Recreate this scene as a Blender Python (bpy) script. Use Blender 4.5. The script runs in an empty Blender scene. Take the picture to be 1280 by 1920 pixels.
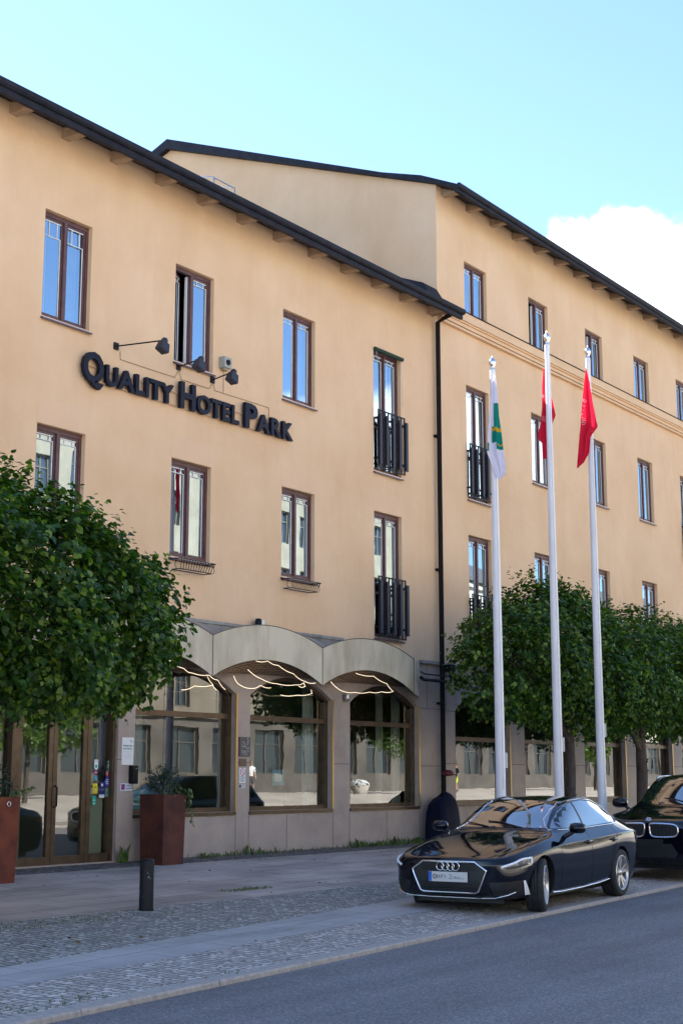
import bpy, bmesh, math, random
import numpy as np
from math import sin, cos, pi, radians as R
from mathutils import Vector, Matrix
from mathutils.bvhtree import BVHTree
random.seed(7); rng = np.random.default_rng(7)
scene = bpy.context.scene
col = scene.collection
# ------------------------------------------------------------ camera, world, sun
FOC = 2667.0; TH = math.atan(496/FOC); AL = R(35.9)
cam = bpy.data.objects.new('camera', bpy.data.cameras.new('camera')); col.objects.link(cam)
cam.location = (0, -16.4, 1.78)
cam.rotation_euler = (pi/2 + TH, 0, AL - pi/2)
cam.data.sensor_fit = 'VERTICAL'; cam.data.sensor_height = 24.0
cam.data.lens = FOC/1920*24.0
cam.data.clip_start = 0.1; cam.data.clip_end = 6000
scene.camera = cam
scene.view_settings.view_transform = 'Standard'; scene.view_settings.look = 'None'
scene.view_settings.gamma = 1; scene.view_settings.exposure = 2.56
SUN_EL = R(43); SUN_AZ = R(2)          # azimuth clockwise from +Y: behind the hotel
sd = Vector((sin(SUN_AZ)*cos(SUN_EL), cos(SUN_AZ)*cos(SUN_EL), sin(SUN_EL)))
world = bpy.data.worlds.new('World'); scene.world = world; world.use_nodes = True
def world_nodes():
    nt = world.node_tree; N = nt.nodes; L = nt.links; N.clear()
    out = N.new('ShaderNodeOutputWorld'); bg = N.new('ShaderNodeBackground'); bg.inputs[1].default_value = .07
    sky = N.new('ShaderNodeTexSky'); sky.sky_type = 'NISHITA'; sky.sun_disc = False
    sky.sun_elevation = SUN_EL; sky.sun_rotation = SUN_AZ; sky.air_density = .85; sky.dust_density = .1; sky.ozone_density = 3.0
    tc = N.new('ShaderNodeTexCoord'); sep = N.new('ShaderNodeSeparateXYZ'); L.new(tc.outputs['Generated'], sep.inputs[0])
    # cloud coordinates: azimuth from +X towards +Y, and elevation
    az = N.new('ShaderNodeMath'); az.operation = 'ARCTAN2'; L.new(sep.outputs['Y'], az.inputs[0]); L.new(sep.outputs['X'], az.inputs[1])
    el = N.new('ShaderNodeMath'); el.operation = 'ARCSINE'; L.new(sep.outputs['Z'], el.inputs[0])
    def gauss(a0, e0, sa, se, amp):
        def m(op, a, b=None):
            n = N.new('ShaderNodeMath'); n.operation = op
            for i, v in enumerate((a, b)):
                if v is None: continue
                if isinstance(v, (int, float)): n.inputs[i].default_value = v
                else: L.new(v, n.inputs[i])
            return n.outputs[0]
        da = m('DIVIDE', m('SUBTRACT', az.outputs[0], a0), sa); de = m('DIVIDE', m('SUBTRACT', el.outputs[0], e0), se)
        s = m('ADD', m('MULTIPLY', da, da), m('MULTIPLY', de, de))
        return m('MULTIPLY', m('MAXIMUM', m('SUBTRACT', 1.0, s), -3.0), amp), m
    # a cumulus bank low over the right-hand roofs, a few over the street behind the camera
    banks = [(.40, .24, .19, .150, 1.0), (.16, .20, .24, .17, 1.0), (-.56, .23, .16, .055, .9), (-.62, .36, .05, .03, .35), (-1.3, .30, .3, .06, .4), (-1.9, .2, .6, .08, .5), (-1.0, .62, .3, .05, .3), (2.4, .25, .4, .08, .4)]
    tot = None
    for b in banks:
        g, m = gauss(*b)
        tot = g if tot is None else m('MAXIMUM', tot, g)
    nz = N.new('ShaderNodeTexNoise'); nz.inputs['Scale'].default_value = 9; nz.inputs['Detail'].default_value = 9; nz.inputs['Roughness'].default_value = .56
    L.new(tc.outputs['Generated'], nz.inputs['Vector'])
    v = m('ADD', tot, m('MULTIPLY', m('SUBTRACT', nz.outputs['Fac'], .5), 2.6))
    mr = N.new('ShaderNodeMapRange'); mr.inputs['From Min'].default_value = .08; mr.inputs['From Max'].default_value = .42; mr.interpolation_type = 'SMOOTHSTEP'
    L.new(v, mr.inputs['Value'])
    n2 = N.new('ShaderNodeTexNoise'); n2.inputs['Scale'].default_value = 14; n2.inputs['Detail'].default_value = 6; L.new(tc.outputs['Generated'], n2.inputs['Vector'])
    cr = N.new('ShaderNodeMix'); cr.data_type = 'RGBA'; L.new(n2.outputs['Fac'], cr.inputs['Factor'])
    cr.inputs['A'].default_value = (6.0, 6.3, 6.8, 1); cr.inputs['B'].default_value = (8.5, 8.3, 8.0, 1)
    mx = N.new('ShaderNodeMix'); mx.data_type = 'RGBA'
    L.new(mr.outputs[0], mx.inputs['Factor']); L.new(sky.outputs[0], mx.inputs['A']); L.new(cr.outputs['Result'], mx.inputs['B'])
    L.new(mx.outputs['Result'], bg.inputs[0]); L.new(bg.outputs[0], out.inputs[0])
world_nodes()
sun = bpy.data.objects.new('sun', bpy.data.lights.new('sun', 'SUN')); col.objects.link(sun)
sun.data.energy = 5.0; sun.data.angle = R(.5); sun.data.color = (1, .93, .82)
sun.rotation_euler = sd.to_track_quat('Z', 'Y').to_euler(); sun.location = (0, 0, 40)

# ------------------------------------------------------------ helpers
def mat(name, base=(.5,.5,.5), rough=.6, metal=0, spec=.5, coat=0, emis=None, es=0):
    m = bpy.data.materials.new(name); m.use_nodes = True
    b = m.node_tree.nodes['Principled BSDF']
    b.inputs['Base Color'].default_value = (*base, 1); b.inputs['Roughness'].default_value = rough
    b.inputs['Metallic'].default_value = metal; b.inputs['Specular IOR Level'].default_value = spec
    b.inputs['Coat Weight'].default_value = coat; b.inputs['Coat Roughness'].default_value = .02
    if emis: b.inputs['Emission Color'].default_value = (*emis, 1); b.inputs['Emission Strength'].default_value = es
    return m
def nodes(m): return m.node_tree.nodes, m.node_tree.links, m.node_tree.nodes['Principled BSDF']
def ramp(N, pts):
    r = N.new('ShaderNodeValToRGB'); e = r.color_ramp.elements
    while len(e) < len(pts): e.new(.5)
    for i, (p, c) in enumerate(pts): e[i].position = p; e[i].color = (*c, 1)
    return r
def noise(N, L, scale, detail=4, rough=.5, coord=None, mapping=None):
    n = N.new('ShaderNodeTexNoise'); n.inputs['Scale'].default_value = scale; n.inputs['Detail'].default_value = detail; n.inputs['Roughness'].default_value = rough
    if coord is None:
        g = N.new('ShaderNodeNewGeometry'); coord = g.outputs['Position']
    if mapping:
        mp = N.new('ShaderNodeMapping'); mp.inputs['Scale'].default_value = mapping; L.new(coord, mp.inputs['Vector']); coord = mp.outputs[0]
    L.new(coord, n.inputs['Vector']); return n
def noisy(m, c1, c2, scale=3, detail=6, bump=0, bscale=60, lo=.35, hi=.65, bdist=.01, mapping=None):
    N, L, b = nodes(m)
    n = noise(N, L, scale, detail, .6, mapping=mapping); r = ramp(N, [(lo, c1), (hi, c2)])
    L.new(n.outputs['Fac'], r.inputs[0]); L.new(r.outputs[0], b.inputs['Base Color'])
    if bump:
        n2 = noise(N, L, bscale, 4, .6); bp = N.new('ShaderNodeBump'); bp.inputs['Strength'].default_value = bump; bp.inputs['Distance'].default_value = bdist
        L.new(n2.outputs['Fac'], bp.inputs['Height']); L.new(bp.outputs[0], b.inputs['Normal'])
    return m
WL = {}                                   # world position of each parent (all unrotated except the cars)
class MB:
    def __init__(s): s.v = []; s.f = []; s.m = []; s.sm = []
    def add(s, vs, fs, mi=0, smooth=False):
        o = len(s.v); s.v += [tuple(v) for v in vs]
        for f in fs: s.f.append([i+o for i in f]); s.m.append(mi); s.sm.append(smooth)
    def box(s, x0, x1, y0, y1, z0, z1, mi=0):
        s.add([(x0,y0,z0),(x1,y0,z0),(x1,y1,z0),(x0,y1,z0),(x0,y0,z1),(x1,y0,z1),(x1,y1,z1),(x0,y1,z1)],
              [(0,3,2,1),(4,5,6,7),(0,1,5,4),(1,2,6,5),(2,3,7,6),(3,0,4,7)], mi)
    def quad(s, a, b, c, d, mi=0): s.add([a,b,c,d], [(0,1,2,3)], mi)
    def tube(s, pts, r, n=8, mi=0, cap=True, smooth=True):
        pts = [Vector(p) for p in pts]; rs = r if isinstance(r, (list, tuple)) else [r]*len(pts)
        vs = []; prev = None
        for i, p in enumerate(pts):
            t = (pts[min(i+1, len(pts)-1)] - pts[max(i-1, 0)]).normalized()
            if prev is None: a = t.orthogonal().normalized()
            else:
                a = prev - t*prev.dot(t)
                a = a.normalized() if a.length > 1e-6 else t.orthogonal().normalized()
            prev = a; b = t.cross(a)
            for k in range(n):
                w = 2*pi*k/n; vs.append(p + (a*cos(w) + b*sin(w))*rs[i])
        fs = [(i*n+k, i*n+(k+1)%n, (i+1)*n+(k+1)%n, (i+1)*n+k) for i in range(len(pts)-1) for k in range(n)]
        s.add(vs, fs, mi, smooth)
        if cap: s.add(vs[:n], [tuple(reversed(range(n)))], mi); s.add(vs[-n:], [tuple(range(n))], mi)
    def lathe(s, prof, c=(0,0,0), n=24, mi=0, axis='Z', smooth=True):
        vs = []
        for r, h in prof:
            for k in range(n):
                w = 2*pi*k/n; p = (r*cos(w), r*sin(w), h)
                if axis == 'Y': p = (p[0], h, p[1])
                vs.append((c[0]+p[0], c[1]+p[1], c[2]+p[2]))
        fs = [(i*n+k, i*n+(k+1)%n, (i+1)*n+(k+1)%n, (i+1)*n+k) for i in range(len(prof)-1) for k in range(n)]
        if axis == 'Y': fs = [tuple(reversed(f)) for f in fs]
        s.add(vs, fs, mi, smooth)
    def prism(s, poly, y0, y1, mi=0):       # polygon in (x,z), extruded in y
        n = len(poly); vs = [(x, y0, z) for x, z in poly] + [(x, y1, z) for x, z in poly]
        s.add(vs, [tuple(range(n)), tuple(reversed(range(n, 2*n)))] + [((i+1)%n, i, n+i, n+(i+1)%n) for i in range(n)], mi)
    def build(s, name, mats, parent=None, loc=None, world=True, smooth=None, fix=False):
        o = (WL.get(parent, Vector((0,0,0))) if (parent and world) else Vector((0,0,0)))
        if loc is not None and parent is None: o = Vector(loc)
        me = bpy.data.meshes.new(name)
        me.from_pydata([(x-o[0], y-o[1], z-o[2]) for x, y, z in s.v], [], s.f)
        for m in (mats if isinstance(mats, (list, tuple)) else [mats]): me.materials.append(m)
        me.polygons.foreach_set('material_index', s.m)
        me.polygons.foreach_set('use_smooth', s.sm if smooth is None else [smooth]*len(s.f))
        if fix:
            bm = bmesh.new(); bm.from_mesh(me); bmesh.ops.remove_doubles(bm, verts=bm.verts, dist=1e-5); bmesh.ops.recalc_face_normals(bm, faces=bm.faces); bm.to_mesh(me); bm.free()
        me.update()
        ob = bpy.data.objects.new(name, me); col.objects.link(ob)
        if parent: ob.parent = parent; WL[ob] = WL.get(parent, Vector((0,0,0)))
        else: ob.location = o; WL[ob] = Vector(o)
        return ob
def tag(o, label=None, cat=None, group=None, kind=None):
    if label: o['label'] = label
    if cat: o['category'] = cat
    if group: o['group'] = group
    if kind: o['kind'] = kind
    return o
def empty(name, loc, label, cat, group=None, rz=0):
    o = bpy.data.objects.new(name, None); col.objects.link(o); o.location = loc; o.rotation_euler = (0,0,rz)
    o.empty_display_size = .2; WL[o] = Vector(loc); return tag(o, label, cat, group)
def copy_tree(o, parent=None, loc=None):
    c = o.copy(); col.objects.link(c); c.parent = parent
    if loc is not None: c.location = loc
    for ch in list(o.children): copy_tree(ch, c)
    return c
def node_group_done(): pass

# ------------------------------------------------------------ materials
M = {}
def stucco(name, c1, c2, c3):
    m = mat(name, c1, .85, spec=.25); N, L, b = nodes(m)
    n1 = noise(N, L, .55, 6, .62); r1 = ramp(N, [(.32, c1), (.66, c2)]); L.new(n1.outputs['Fac'], r1.inputs[0])
    n2 = noise(N, L, 1.0, 5, .6, mapping=(.8, .8, .22)); r2 = ramp(N, [(.50, (0,0,0)), (.78, (.55,)*3)]); L.new(n2.outputs['Fac'], r2.inputs[0])
    mx = N.new('ShaderNodeMix'); mx.data_type = 'RGBA'; L.new(r2.outputs[0], mx.inputs['Factor']); L.new(r1.outputs[0], mx.inputs['A']); mx.inputs['B'].default_value = (*c3, 1)
    ns = noise(N, L, 1.0, 5, .65, mapping=(5.5, 5.5, .16)); rs = ramp(N, [(.36, (.86,.85,.83)), (.52, (1,1,1)), (.72, (1.03,1.03,1.03))]); L.new(ns.outputs['Fac'], rs.inputs[0])
    ml = N.new('ShaderNodeMix'); ml.data_type = 'RGBA'; ml.blend_type = 'MULTIPLY'; ml.inputs['Factor'].default_value = .10; L.new(mx.outputs['Result'], ml.inputs['A']); L.new(rs.outputs[0], ml.inputs['B'])
    L.new(ml.outputs['Result'], b.inputs['Base Color'])
    n3 = noise(N, L, 90, 3, .6); n4 = noise(N, L, 5, 5, .6); ad = N.new('ShaderNodeMath'); ad.operation = 'MULTIPLY_ADD'
    L.new(n4.outputs['Fac'], ad.inputs[0]); ad.inputs[1].default_value = 4; L.new(n3.outputs['Fac'], ad.inputs[2])
    bp = N.new('ShaderNodeBump'); bp.inputs['Strength'].default_value = .35; bp.inputs['Distance'].default_value = .006
    L.new(ad.outputs[0], bp.inputs['Height']); L.new(bp.outputs[0], b.inputs['Normal'])
    return m
M['stucco'] = stucco('stucco', (.690,.455,.268), (.77,.535,.342), (.60,.375,.205))
M['stucco_repair'] = stucco('stucco_repair', (.71,.47,.30), (.755,.515,.335), (.68,.45,.29))
M['rafter'] = noisy(mat('rafter_wood', (.5,.4,.28), .7), (.30,.21,.135), (.42,.30,.20), 4)
M['roof_metal'] = noisy(mat('roof_metal', (.02,.022,.03), .6, .0, .18), (.009,.010,.017), (.020,.021,.030), 6)
M['brown'] = noisy(mat('brown_window_paint', (.10,.045,.045), .45), (.085,.036,.036), (.12,.056,.055), 8)
M['bronze'] = noisy(mat('bronze_anodised', (.15,.10,.06), .38, .55), (.085,.056,.034), (.135,.09,.055), 5)
M['brass'] = mat('brass_strip', (.55,.36,.15), .35, .7)
M['white'] = mat('white_paint', (.75,.75,.74), .4)
M['black'] = mat('black_metal', (.008,.008,.010), .5, 0, .22)
M['blackish'] = mat('charcoal_bar', (.028,.031,.045), .5, 0, .3)
M['sign'] = mat('sign_letter_blue', (.003,.005,.018), .5, spec=.25)
M['tan'] = mat('tan_rail', (.55,.37,.2), .5)
M['alu'] = mat('grey_aluminium', (.45,.45,.46), .3, .8)
M['silver'] = mat('polished_metal', (.78,.77,.75), .12, 1)
M['awn'] = mat('dark_green_canvas', (.01,.035,.02), .8)
M['curtain'] = noisy(mat('curtain_cloth', (.8,.8,.76), .85), (.26,.27,.24), (.36,.36,.33), 3)
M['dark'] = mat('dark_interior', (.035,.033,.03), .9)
M['soffit'] = mat('dark_soffit', (.010,.009,.010), .8, 0, .2)
def clad(name, c1, c2, c3, wx=1.05, hz=1.16):
    m = mat(name, c1, .6, spec=.3); N, L, b = nodes(m)
    g = N.new('ShaderNodeNewGeometry'); n1 = noise(N, L, 1.4, 7, .65, g.outputs['Position']); r1 = ramp(N, [(.3, c1), (.52, c2), (.75, c3)]); L.new(n1.outputs['Fac'], r1.inputs[0])
    n2 = noise(N, L, 45, 4, .7, g.outputs['Position']); r2 = ramp(N, [(.3, (.86,)*3), (.7, (1.06,)*3)]); L.new(n2.outputs['Fac'], r2.inputs[0])
    mx = N.new('ShaderNodeMix'); mx.data_type = 'RGBA'; mx.blend_type = 'MULTIPLY'; mx.inputs['Factor'].default_value = 1
    L.new(r1.outputs[0], mx.inputs['A']); L.new(r2.outputs[0], mx.inputs['B'])
    L.new(mx.outputs['Result'], b.inputs['Base Color'])
    bp = N.new('ShaderNodeBump'); bp.inputs['Strength'].default_value = .2; bp.inputs['Distance'].default_value = .004; L.new(n2.outputs['Fac'], bp.inputs['Height']); L.new(bp.outputs[0], b.inputs['Normal'])
    return m
M['stone'] = clad('pink_grey_stone', (.33,.265,.23), (.42,.345,.30), (.49,.40,.34))
M['joint'] = mat('dark_joint', (.06,.05,.045), .9)
M['wood'] = noisy(mat('soffit_boards', (.2,.12,.07), .6), (.24,.145,.08), (.36,.23,.135), 5, mapping=(.3,3,3))
M['canopy'] = noisy(mat('canopy_sheet', (.34,.33,.28), .55, .0), (.40,.34,.235), (.60,.525,.39), 1.7, 8, .15, 9, .38, .60, .02, mapping=(1,1,.35))
M['canopy_dark'] = mat('canopy_edge', (.10,.095,.085), .5, .2)
M['zinc'] = noisy(mat('zinc_flashing', (.30,.28,.25), .5, .3), (.22,.20,.18), (.36,.34,.31), 4)
M['rope'] = mat('lit_light_rope', (.9,.8,.6), .5, emis=(1,.80,.52), es=.38)
M['cable'] = mat('pale_cable', (.35,.27,.19), .6)
M['olive'] = mat('olive_panel', (.30,.33,.25), .6)
def glass(name, base, gain, tint=(1,1,1), rough=0.0, wave=0.0, gt=(.95,.97,1)):
    m = bpy.data.materials.new(name); m.use_nodes = True; nt = m.node_tree; N = nt.nodes; L = nt.links; N.clear()
    out = N.new('ShaderNodeOutputMaterial'); mix = N.new('ShaderNodeMixShader'); tr = N.new('ShaderNodeBsdfTransparent'); gl = N.new('ShaderNodeBsdfGlossy')
    tr.inputs[0].default_value = (*tint, 1); gl.inputs['Roughness'].default_value = rough; gl.inputs[0].default_value = (*gt,1)
    lw = N.new('ShaderNodeFresnel'); lw.inputs[0].default_value = 1.5
    mr = N.new('ShaderNodeMath'); mr.operation = 'MULTIPLY_ADD'; mr.inputs[1].default_value = gain; mr.inputs[2].default_value = base; mr.use_clamp = True
    L.new(lw.outputs[0], mr.inputs[0]); L.new(mr.outputs[0], mix.inputs[0]); L.new(tr.outputs[0], mix.inputs[1]); L.new(gl.outputs[0], mix.inputs[2]); L.new(mix.outputs[0], out.inputs[0])
    if wave:
        g = N.new('ShaderNodeNewGeometry'); n = noise(N, L, 1.6, 2, .4, g.outputs['Position']); bp = N.new('ShaderNodeBump'); bp.inputs['Strength'].default_value = wave; bp.inputs['Distance'].default_value = .02
        L.new(n.outputs['Fac'], bp.inputs['Height']); L.new(bp.outputs[0], gl.inputs['Normal']); 
    return m
M['glass'] = glass('window_glass', .43, 1.2, (.7,.75,.75), wave=.02, gt=(.72,.88,1))
M['shop_glass'] = glass('shop_glass', .10, 1.1, (.85,.92,.88), wave=.025)
M['asphalt'] = None
# ------------------------------------------------------------ ground
def kerb_y(x): return -9.14 + .0955*x
def gz(x, y):
    k = kerb_y(x)
    if y <= k: return .04
    t = (y-k)/max(.01, -k)
    return .085 + .365*min(1, t)**1.25
def asphalt():
    m = mat('asphalt', (.06,.062,.07), .82, spec=.35); N, L, b = nodes(m); g = N.new('ShaderNodeNewGeometry'); P = g.outputs['Position']
    n1 = noise(N, L, .5, 6, .6, P); n2 = noise(N, L, 42, 6, .85, P); v = N.new('ShaderNodeTexVoronoi'); v.inputs['Scale'].default_value = 70; L.new(P, v.inputs['Vector'])
    r1 = ramp(N, [(.3, (.145,.140,.145)), (.7, (.185,.180,.184))]); L.new(n1.outputs['Fac'], r1.inputs[0])
    r2 = ramp(N, [(.34, (.35,)*3), (.5, (.95,)*3), (.66, (2.1,)*3)]); L.new(n2.outputs['Fac'], r2.inputs[0])
    mx = N.new('ShaderNodeMix'); mx.data_type = 'RGBA'; mx.blend_type = 'MULTIPLY'; mx.inputs['Factor'].default_value = 1; L.new(r1.outputs[0], mx.inputs['A']); L.new(r2.outputs[0], mx.inputs['B'])
    mp = N.new('ShaderNodeMapping'); mp.inputs['Rotation'].default_value = (0,0,-.095); mp.inputs['Scale'].default_value = (.07,1.5,1); L.new(P, mp.inputs['Vector'])
    n5 = noise(N, L, 1.0, 5, .6, mp.outputs[0]); r5 = ramp(N, [(.3, (.80,)*3), (.5, (1,)*3), (.7, (1.15,)*3)]); L.new(n5.outputs['Fac'], r5.inputs[0])
    vc = N.new('ShaderNodeTexVoronoi'); vc.feature = 'DISTANCE_TO_EDGE'; vc.inputs['Scale'].default_value = .35; nd = noise(N, L, 2.2, 5, .7, P); va = N.new('ShaderNodeVectorMath'); va.operation = 'MULTIPLY_ADD'; va.inputs[1].default_value = (.9,.9,0); L.new(nd.outputs['Color'], va.inputs[0]); L.new(P, va.inputs[2]); L.new(va.outputs[0], vc.inputs['Vector'])
    rc = ramp(N, [(.0, (.62,)*3), (.006, (1,)*3)]); L.new(vc.outputs['Distance'], rc.inputs[0])
    m3 = N.new('ShaderNodeMix'); m3.data_type = 'RGBA'; m3.blend_type = 'MULTIPLY'; m3.inputs['Factor'].default_value = 1; L.new(mx.outputs['Result'], m3.inputs['A']); L.new(r5.outputs[0], m3.inputs['B'])
    m4 = N.new('ShaderNodeMix'); m4.data_type = 'RGBA'; m4.blend_type = 'MULTIPLY'; m4.inputs['Factor'].default_value = .0; L.new(m3.outputs['Result'], m4.inputs['A']); L.new(rc.outputs[0], m4.inputs['B'])
    L.new(m4.outputs['Result'], b.inputs['Base Color'])
    bp = N.new('ShaderNodeBump'); bp.inputs['Strength'].default_value = .7; bp.inputs['Distance'].default_value = .006; L.new(v.outputs['Distance'], bp.inputs['Height']); L.new(bp.outputs[0], b.inputs['Normal'])
    return m
def cobble(name, sc, c1, c2, gap, moss=.0, ang=-.05):
    m = mat(name, c1, .75, spec=.3); N, L, b = nodes(m); g = N.new('ShaderNodeNewGeometry'); P = g.outputs['Position']
    mp = N.new('ShaderNodeMapping'); mp.inputs['Rotation'].default_value = (0,0,ang); mp.inputs['Scale'].default_value = (1, 1.25, .01); L.new(P, mp.inputs['Vector'])
    nd = noise(N, L, 2.5, 2, .5, mp.outputs[0]); va = N.new('ShaderNodeVectorMath'); va.operation = 'MULTIPLY_ADD'; va.inputs[1].default_value = (.05,.05,0)
    L.new(nd.outputs['Color'], va.inputs[0]); L.new(mp.outputs[0], va.inputs[2])
    def vor(f):
        v = N.new('ShaderNodeTexVoronoi'); v.feature = f; v.inputs['Scale'].default_value = sc; v.inputs['Randomness'].default_value = .42; L.new(va.outputs[0], v.inputs['Vector']); return v
    ve = vor('DISTANCE_TO_EDGE'); vc = vor('F1')
    sp = N.new('ShaderNodeSeparateXYZ'); L.new(vc.outputs['Color'], sp.inputs[0]); rc = ramp(N, [(0, c1), (.6, c2), (1, tuple(min(1, c*1.35) for c in c2))]); L.new(sp.outputs[0], rc.inputs[0])
    n1 = noise(N, L, 40, 4, .7, P); r3 = ramp(N, [(.3, (.8,)*3), (.7, (1.15,)*3)]); L.new(n1.outputs['Fac'], r3.inputs[0])
    mx = N.new('ShaderNodeMix'); mx.data_type = 'RGBA'; mx.blend_type = 'MULTIPLY'; mx.inputs['Factor'].default_value = 1; L.new(rc.outputs[0], mx.inputs['A']); L.new(r3.outputs[0], mx.inputs['B'])
    gapc = N.new('ShaderNodeMix'); gapc.data_type = 'RGBA'; gapc.inputs['A'].default_value = (*gap, 1); gapc.inputs['B'].default_value = (.06,.085,.02,1)
    nm = noise(N, L, .9, 5, .7, P); rm = ramp(N, [(.60-moss, (0,)*3), (.72-moss*.8, (1,)*3)]); L.new(nm.outputs['Fac'], rm.inputs[0]); L.new(rm.outputs[0], gapc.inputs['Factor'])
    re = ramp(N, [(.03, (0,)*3), (.13, (1,)*3)]); L.new(ve.outputs['Distance'], re.inputs[0])
    m2 = N.new('ShaderNodeMix'); m2.data_type = 'RGBA'; L.new(re.outputs[0], m2.inputs['Factor']); L.new(gapc.outputs['Result'], m2.inputs['A']); L.new(mx.outputs['Result'], m2.inputs['B'])
    L.new(m2.outputs['Result'], b.inputs['Base Color'])
    rb = ramp(N, [(0, (0,)*3), (.12, (.75,)*3), (.4, (1,)*3)]); L.new(ve.outputs['Distance'], rb.inputs[0])
    ad = N.new('ShaderNodeMath'); ad.operation = 'MULTIPLY_ADD'; ad.inputs[1].default_value = .35; L.new(n1.outputs['Fac'], ad.inputs[0]); L.new(rb.outputs[0], ad.inputs[2])
    bp = N.new('ShaderNodeBump'); bp.inputs['Strength'].default_value = .9; bp.inputs['Distance'].default_value = .016; L.new(ad.outputs[0], bp.inputs['Height']); L.new(bp.outputs[0], b.inputs['Normal'])
    return m
def slabs(name, c1, c2, w, h, joint, ang=-.05, scuff=True):
    m = mat(name, c1, .7, spec=.3); N, L, b = nodes(m); g = N.new('ShaderNodeNewGeometry'); P = g.outputs['Position']
    mp = N.new('ShaderNodeMapping'); mp.inputs['Rotation'].default_value = (0,0,ang); L.new(P, mp.inputs['Vector'])
    br = N.new('ShaderNodeTexBrick'); br.inputs['Scale'].default_value = 1; br.inputs['Brick Width'].default_value = w; br.inputs['Row Height'].default_value = h; br.inputs['Mortar Size'].default_value = .006; br.inputs['Mortar Smooth'].default_value = .3
    br.inputs['Color1'].default_value = (*c1, 1); br.inputs['Color2'].default_value = (*c2, 1); br.inputs['Mortar'].default_value = (*joint, 1); L.new(mp.outputs[0], br.inputs['Vector'])
    n1 = noise(N, L, .8, 7, .65, P, mapping=(.6,1.6,1)); r1 = ramp(N, [(.30, (.55,)*3), (.5, (.92,)*3), (.72, (1.25,)*3)]); L.new(n1.outputs['Fac'], r1.inputs[0])
    n2 = noise(N, L, 50, 4, .7, P); r2 = ramp(N, [(.3, (.85,)*3), (.7, (1.12,)*3)]); L.new(n2.outputs['Fac'], r2.inputs[0])
    a = N.new('ShaderNodeMix'); a.data_type = 'RGBA'; a.blend_type = 'MULTIPLY'; a.inputs['Factor'].default_value = 1; L.new(br.outputs['Color'], a.inputs['A']); L.new(r1.outputs[0], a.inputs['B'])
    c = N.new('ShaderNodeMix'); c.data_type = 'RGBA'; c.blend_type = 'MULTIPLY'; c.inputs['Factor'].default_value = 1; L.new(a.outputs['Result'], c.inputs['A']); L.new(r2.outputs[0], c.inputs['B'])
    L.new(c.outputs['Result'], b.inputs['Base Color'])
    bp = N.new('ShaderNodeBump'); bp.inputs['Strength'].default_value = .4; bp.inputs['Distance'].default_value = .005; bp.invert = True; L.new(br.outputs['Fac'], bp.inputs['Height']); L.new(bp.outputs[0], b.inputs['Normal'])
    return m
M['asphalt'] = asphalt()
M['cobble'] = cobble('granite_setts', 9.5, (.37,.335,.305), (.49,.445,.405), (.12,.105,.09), moss=.02)
M['cobble_old'] = cobble('old_setts', 9.5, (.29,.275,.25), (.41,.39,.355), (.05,.045,.035), moss=.09)
M['cobble_dark'] = cobble('small_dark_setts', 11, (.11,.10,.10), (.19,.175,.165), (.03,.03,.028), moss=.03)
M['slab'] = slabs('granite_slabs', (.43,.365,.32), (.53,.455,.40), .95, .42, (.11,.095,.08))
M['slab_light'] = slabs('pale_slab_band', (.40,.38,.37), (.47,.45,.435), 1.0, .45, (.12,.115,.11), ang=-.11)
M['kerb'] = noisy(mat('granite_kerb', (.36,.33,.30), .75), (.30,.27,.245), (.42,.385,.35), 20, 5, .4, 90)
M['far_ground'] = noisy(mat('pale_plaza', (.45,.42,.38), .8), (.20,.19,.17), (.27,.255,.23), .6)
X0, X1 = -30, 170
def sheet(name, m, fy0, fy1, z=None, x0=X0, x1=X1, dz=0, nx=100, ny=6):
    b = MB(); vs = []
    for i in range(nx+1):
        x = x0 + (x1-x0)*i/nx
        for j in range(ny+1):
            y = fy0(x) + (fy1(x)-fy0(x))*j/ny
            vs.append((x, y, (z if z is not None else gz(x, y)) + dz))
    b.add(vs, [(i*(ny+1)+j, (i+1)*(ny+1)+j, (i+1)*(ny+1)+j+1, i*(ny+1)+j+1) for i in range(nx) for j in range(ny)])
    return tag(b.build(name, m), kind='structure')
g = MB(); g.quad((-900,-900,-.02),(900,-900,-.02),(900,900,-.02),(-900,900,-.02)); tag(g.build('ground', M['far_ground']), kind='structure')
sheet('road', M['asphalt'], lambda x: -21, kerb_y, z=.04, ny=4)
sheet('opposite_pavement', M['far_ground'], lambda x: -44, lambda x: -21.2, z=.10, ny=4)
ky = kerb_y
y1 = lambda x: min(ky(x)+.19, -.02); yA = lambda x: min(ky(x)+1.13 + .0085*(x-8), -.02)
yB = lambda x: min(-7.53+.126*x, -.02); yC = lambda x: -4.15; yD = lambda x: -.62
sheet('sett_strip', M['cobble'], y1, yA)
sheet('pale_slab_band', M['slab_light'], yA, yB)
sheet('old_sett_strip', M['cobble_old'], yB, lambda x: max(yC(x), yB(x)))
sheet('slab_pavement', M['slab'], lambda x: max(yC(x), yB(x)), yD)
sheet('wall_side_setts', M['cobble_dark'], yD, lambda x: 0.0)
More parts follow.
